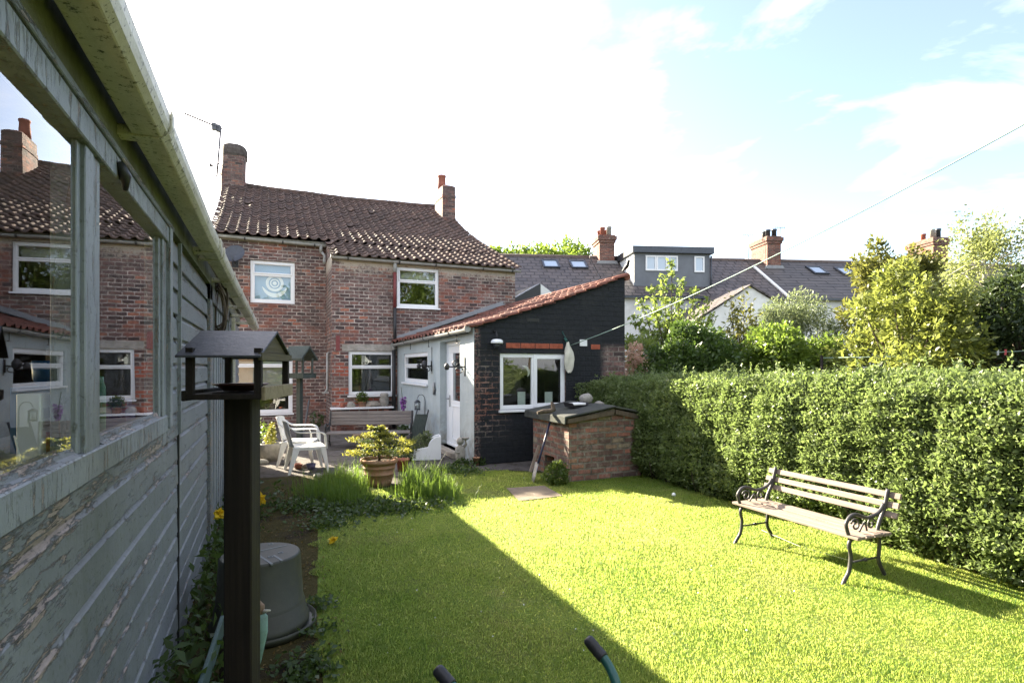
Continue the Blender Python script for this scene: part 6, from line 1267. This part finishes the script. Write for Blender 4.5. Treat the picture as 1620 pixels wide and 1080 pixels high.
def skylight(t, c, pa, pb_, ya, yb):
    u, z = tu((pa+pb_)/2, (ya+yb)/2, 2.6)
    # walk to the roof plane
    v = 2.6
    for _ in range(8): v = (tu((pa+pb_)/2, (ya+yb)/2, v)[1]-ZEV+.16)/(ZRG-ZEV+.16)*(VR+.25)-.25
    u = tu((pa+pb_)/2, 430, v)[0]-c; w = (tu(pb_, 430, v)[0]-tu(pa, 430, v)[0])/2; sl = V3((0, VR+.25, ZRG-ZEV+.16)).normalized(); n = V3((0, -sl.z, sl.y)); h = .55
    b = MB(); o = (u, v, rz_(v))
    b.boxv(o, (1, 0, 0), sl, n, -w, w, -h, -h+.1, 0, .1); b.boxv(o, (1, 0, 0), sl, n, -w, w, h-.1, h, 0, .1); b.boxv(o, (1, 0, 0), sl, n, -w, -w+.1, -h+.1, h-.1, 0, .1); b.boxv(o, (1, 0, 0), sl, n, w-.1, w, -h+.1, h-.1, 0, .1)
    s = b.build('skylight', MAT['metal_dark'], t); b = MB(); b.boxv(o, (1, 0, 0), sl, n, -w+.1, w-.1, -h+.1, h-.1, .04, .06); b.build('pane', MAT['sky_pane'], s)
def chim(t, c, px_, ybase, ytop, w, d, pots, mat='brick_orange'):
    u = tu(px_, 400, VR)[0]-c; zt = tu(px_, ytop, VR)[1]; zb = ZRG-.9
    b = MB(); b.box(u-w/2, u+w/2, VR-d/2, VR+d/2, zb, zt-.45); b.box(u-w/2-.06, u+w/2+.06, VR-d/2-.06, VR+d/2+.06, zt-.45, zt-.3); b.box(u-w/2-.12, u+w/2+.12, VR-d/2-.12, VR+d/2+.12, zt-.3, zt-.08); b.box(u-w/2-.03, u+w/2+.03, VR-d/2-.03, VR+d/2+.03, zt-.08, zt)
    ch = b.build('chimney', MAT[mat], t)
    for (dx, dy, h, m) in pots:
        b = MB(); b.lathe([(.15, zt-.02), (.14, zt+h*.75), (.17, zt+h*.8), (.17, zt+h), (.12, zt+h), (.11, zt+.1)], (u+dx, VR+dy, 0), 10); b.build('chimney_pot', MAT[m], ch)
    b = MB(); b.prism([(u-w/2-.2, 0), (u+w/2+.2, 0), (u+w/2+.1, .18), (u-w/2-.1, .18)], (0, VR-d/2-.1, rz_(VR-d/2)-.05), (1, 0, 0), Z3, (0, 1, 0), 0, .06); b.build('flashing', MAT['lead'], ch)
tA, cA = thouse('slate roofed terrace house with two skylights behind the lean-to', 744, 962, 'slate_brown')
skylight(tA, cA, 858, 884, 411, 426); skylight(tA, cA, 902, 928, 412, 427)
chim(tA, cA, 955, 420, 376, .9, 1.5, ((-.2, -.45, .5, 'pot_clay'), (.2, -.45, .55, 'stone'), (-.2, .2, .45, 'pot_clay'), (.2, .2, .5, 'pot_clay')))
tB, cB = thouse('terrace house with a big dark grey flat roofed dormer', 963, 1122, 'slate_brown')
v0 = .75; uA = tu(1003.5, 430, v0)[0]-cB; uB = tu(1123, 430, v0)[0]-cB; zt = tu(1060, 401, v0)[1]; zt2 = tu(1060, 391, v0)[1]; zb = rz_(v0)-.1
b = MB(); b.box(uA, uB, v0, 4.1, zb, zt); dm = b.build('dormer', MAT['grey_render'], tB)
b = MB(); b.box(uA-.012, uA-.004, v0+.02, 4.1, zb, zt); b.build('white_cheek', MAT['white_render'], dm)
b = MB(); b.box(uA-.15, uB+.15, v0-.22, 4.25, zt, zt2); b.build('flat_roof', MAT['metal_dark'], dm)
for (pa, pb_, ya, yb, nm) in ((1021, 1072, 404, 429, 3), (1098, 1114, 405.5, 431, 1)):
    a, c = tu(pa, ya, v0), tu(pb_, yb, v0); W = c[0]-a[0]; H = a[1]-c[1]; o = V3((a[0]-cB, v0, c[1])); b = MB(); m = MB(); f = .09; wi = W/nm
    for i in range(nm):
        for (u0, u1, z0, z1) in ((0, wi, 0, f), (0, wi, H-f, H), (0, f, f, H-f), (wi-f, wi, f, H-f)): b.boxv(o+V3((i*wi, 0, 0)), (1, 0, 0), Z3, (0, -1, 0), u0+.004, u1-.004, z0, z1, .0, .06)
        m.boxv(o+V3((i*wi, 0, 0)), (1, 0, 0), Z3, (0, -1, 0), f, wi-f, f, H-f, .004, .02)
    w_ = b.build('window', MAT['upvc_grey'], tB); m.build('pane', MAT['sky_pane'], w_)
b = MB(); b.tube([(uB+.03, v0-.1, zt-.1), (uB+.03, v0-.1, zb-.5)], .05, 6); b.build('downpipe', MAT['metal_dark'], dm)
tC, cC = thouse('slate roofed terrace house with a white gabled rear wing', 1123, 1240, 'slate_brown')
chim(tC, cC, 1211, 425, 379, .85, 1.9, ((-.2, -.6, .45, 'metal_dark'), (.2, -.6, .5, 'metal_dark'), (-.1, -.1, .5, 'metal_dark'), (.15, .4, .45, 'stone')))
v1 = -4.5; a, p, q = tu(1108, 505, v1), tu(1186, 453, v1), tu(1262, 500, v1); b = MB(); b.prism([(a[0]-cC, 0), (q[0]-cC, 0), (q[0]-cC, q[1]), (p[0]-cC, p[1]), (a[0]-cC, a[1])], (0, v1, 0), (1, 0, 0), Z3, (0, 1, 0), 0, 4.3); gw = b.build('rear_wing', MAT['white_render'], tC)
b = MB(); e = .07
for (s, k) in ((a, -1), (q, 1)): b.prism([(p[0]-cC, p[1]+.015), (s[0]-cC+k*.2, s[1]-.03), (s[0]-cC+k*.2, s[1]+.04), (p[0]-cC, p[1]+.085)], (0, v1-.12, 0), (1, 0, 0), Z3, (0, 1, 0), 0, 4.4)
b.build('wing_roof', MAT['slate_brown'], gw)
tD, cD = thouse('brown tiled terrace house with two tilted skylights and white walls', 1241, 1476, 'conc_tile')
skylight(tD, cD, 1281, 1304, 422, 435); skylight(tD, cD, 1326, 1348, 423, 437)
ua = tu(1241, 440, 0)[0]-cD; b = MB(); b.prism([(-.25, rz_(-.25)+.01), (VR-.9, rz_(VR-.9)+.01), (VR-.9, rz_(VR-.9)+.1), (-.25, rz_(-.25)+.1)], (ua-.02, 0, 0), (0, 1, 0), Z3, (1, 0, 0), 0, .16); b.build('verge_strip', MAT['white_render'], tD)
tE, cE = thouse('end terrace house half hidden behind the birch', 1477, 1760, 'conc_tile')
chim(tE, cE, 1467, 410, 381, 1.0, 2.0, ((-.3, -.7, .55, 'stone'), (.1, -.7, .6, 'metal_dark'), (.35, -.2, .5, 'pot_clay'), (-.2, .1, .45, 'pot_clay')))
for (px_, y0, y1, lab) in ((1184, 372, 412, 'thin aerial pole left of the middle terrace chimney'), (1235, 360, 385, 'thin aerial pole right of the middle terrace chimney'), (934, 372, 412, 'thin aerial pole left of the nearest terrace chimney')):
    a, c = tu(px_, y0, VR), tu(px_, y1, VR); P0 = TO+EX*a[0]+EY*VR; b = MB(); b.tube([(P0.x, P0.y, min(c[1], ZRG)), (P0.x, P0.y, a[1])], .02, 5); b.tube([V3((P0.x, P0.y, a[1]))-EX*.4, V3((P0.x, P0.y, a[1]))+EX*.3], .015, 5)
    for k in range(5): q = V3((P0.x, P0.y, a[1]))+EX*(-.35+.15*k); b.tube([q-V3((0, 0, .1)), q+V3((0, 0, .1))], .01, 4)
    tag(b.build('television_aerial', MAT['aerial']), lab, 'aerial', 'aerials on the terrace chimneys')
# ================================================================ light, sky, camera
SD = V3((.88, -1.96, -1.0)).normalized()
su = bpy.data.lights.new('sun', 'SUN'); su.energy = SUN_E; su.angle = R(.5); su.color = (1, .90, .70); so_ = bpy.data.objects.new('sun', su); C.objects.link(so_); so_.rotation_euler = SD.to_track_quat('-Z', 'Y').to_euler(); so_.location = (-10, 20, 15)
w = bpy.data.worlds.new('World'); bpy.context.scene.world = w; w.use_nodes = True; nt = w.node_tree; nt.nodes.clear()
def wn(typ, ins=None, **pr):
    nd = nt.nodes.new('ShaderNode'+typ)
    for k, v in pr.items(): setattr(nd, k, v)
    for k, v in (ins or {}).items():
        if isinstance(v, bpy.types.NodeSocket): nt.links.new(v, nd.inputs[k])
        else: nd.inputs[k].default_value = v
    return nd
sky = wn('TexSky'); sky.sky_type = 'NISHITA'; sky.sun_disc = False; sky.sun_elevation = math.asin(-SD.z); sky.sun_rotation = math.atan2(-SD.x, -SD.y); sky.air_density = 1.0; sky.dust_density = 1.6; sky.ozone_density = 1.2
co = wn('TexCoord').outputs['Generated']
mp = wn('Mapping', {'Vector': co, 'Scale': (1.4, 1.4, 3.6), 'Location': (.55, .2, .1)}).outputs[0]
nz = wn('TexNoise', {'Vector': mp, 'Scale': 1.7, 'Detail': 7, 'Roughness': .56, 'Distortion': .3}).outputs[0]
cr_ = wn('ValToRGB', {'Fac': nz}); cr_.color_ramp.elements[0].position = CL0; cr_.color_ramp.elements[1].position = CL1
sp = wn('SeparateXYZ', {0: co}); 
mr = wn('MapRange', {0: sp.outputs[2], 1: -.02, 2: .10, 3: 0.0, 4: 1.0}).outputs[0]
mm = wn('Math', {0: cr_.outputs[0], 1: mr}, operation='MULTIPLY').outputs[0]
dt = wn('VectorMath', {0: co, 1: (-FW.x, -FW.y, .25)}, operation='DOT_PRODUCT').outputs['Value']; bk_ = wn('MapRange', {0: dt, 1: .0, 2: .6, 3: 0.0, 4: .5}).outputs[0]   # brighter sky added behind the camera as fill for the shaded facade
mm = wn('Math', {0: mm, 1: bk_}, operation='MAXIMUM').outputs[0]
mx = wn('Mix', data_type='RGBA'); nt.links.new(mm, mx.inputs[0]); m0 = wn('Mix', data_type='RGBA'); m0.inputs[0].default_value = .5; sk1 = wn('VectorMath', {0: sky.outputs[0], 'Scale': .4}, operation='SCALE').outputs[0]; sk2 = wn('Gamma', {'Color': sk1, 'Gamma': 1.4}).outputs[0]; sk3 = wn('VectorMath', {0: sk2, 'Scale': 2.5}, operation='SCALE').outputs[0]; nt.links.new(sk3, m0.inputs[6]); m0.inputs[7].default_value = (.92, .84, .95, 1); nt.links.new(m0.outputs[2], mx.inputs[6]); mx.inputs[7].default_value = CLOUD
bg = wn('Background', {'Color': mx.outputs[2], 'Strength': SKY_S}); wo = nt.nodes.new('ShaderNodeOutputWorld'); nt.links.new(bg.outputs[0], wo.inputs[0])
cd = bpy.data.cameras.new('camera'); cd.sensor_width = 36; cd.lens = 36*FPX/1620; cd.shift_y = 40/1620; cd.clip_start = .02; cd.clip_end = 900
cm = bpy.data.objects.new('camera', cd); C.objects.link(cm); cm.location = (0, 0, CH); cm.rotation_euler = (R(90), 0, -YAW)
sc = bpy.context.scene; sc.camera = cm
sc.view_settings.view_transform = 'Standard'; sc.view_settings.look = 'None'; sc.view_settings.exposure = EXPO; sc.view_settings.gamma = 1
sc.render.engine = 'CYCLES'; sc.cycles.max_bounces = 7; sc.cycles.transparent_max_bounces = 12; sc.cycles.use_denoising = True; sc.cycles.caustics_reflective = False; sc.cycles.caustics_refractive = False; sc.cycles.sample_clamp_indirect = 6
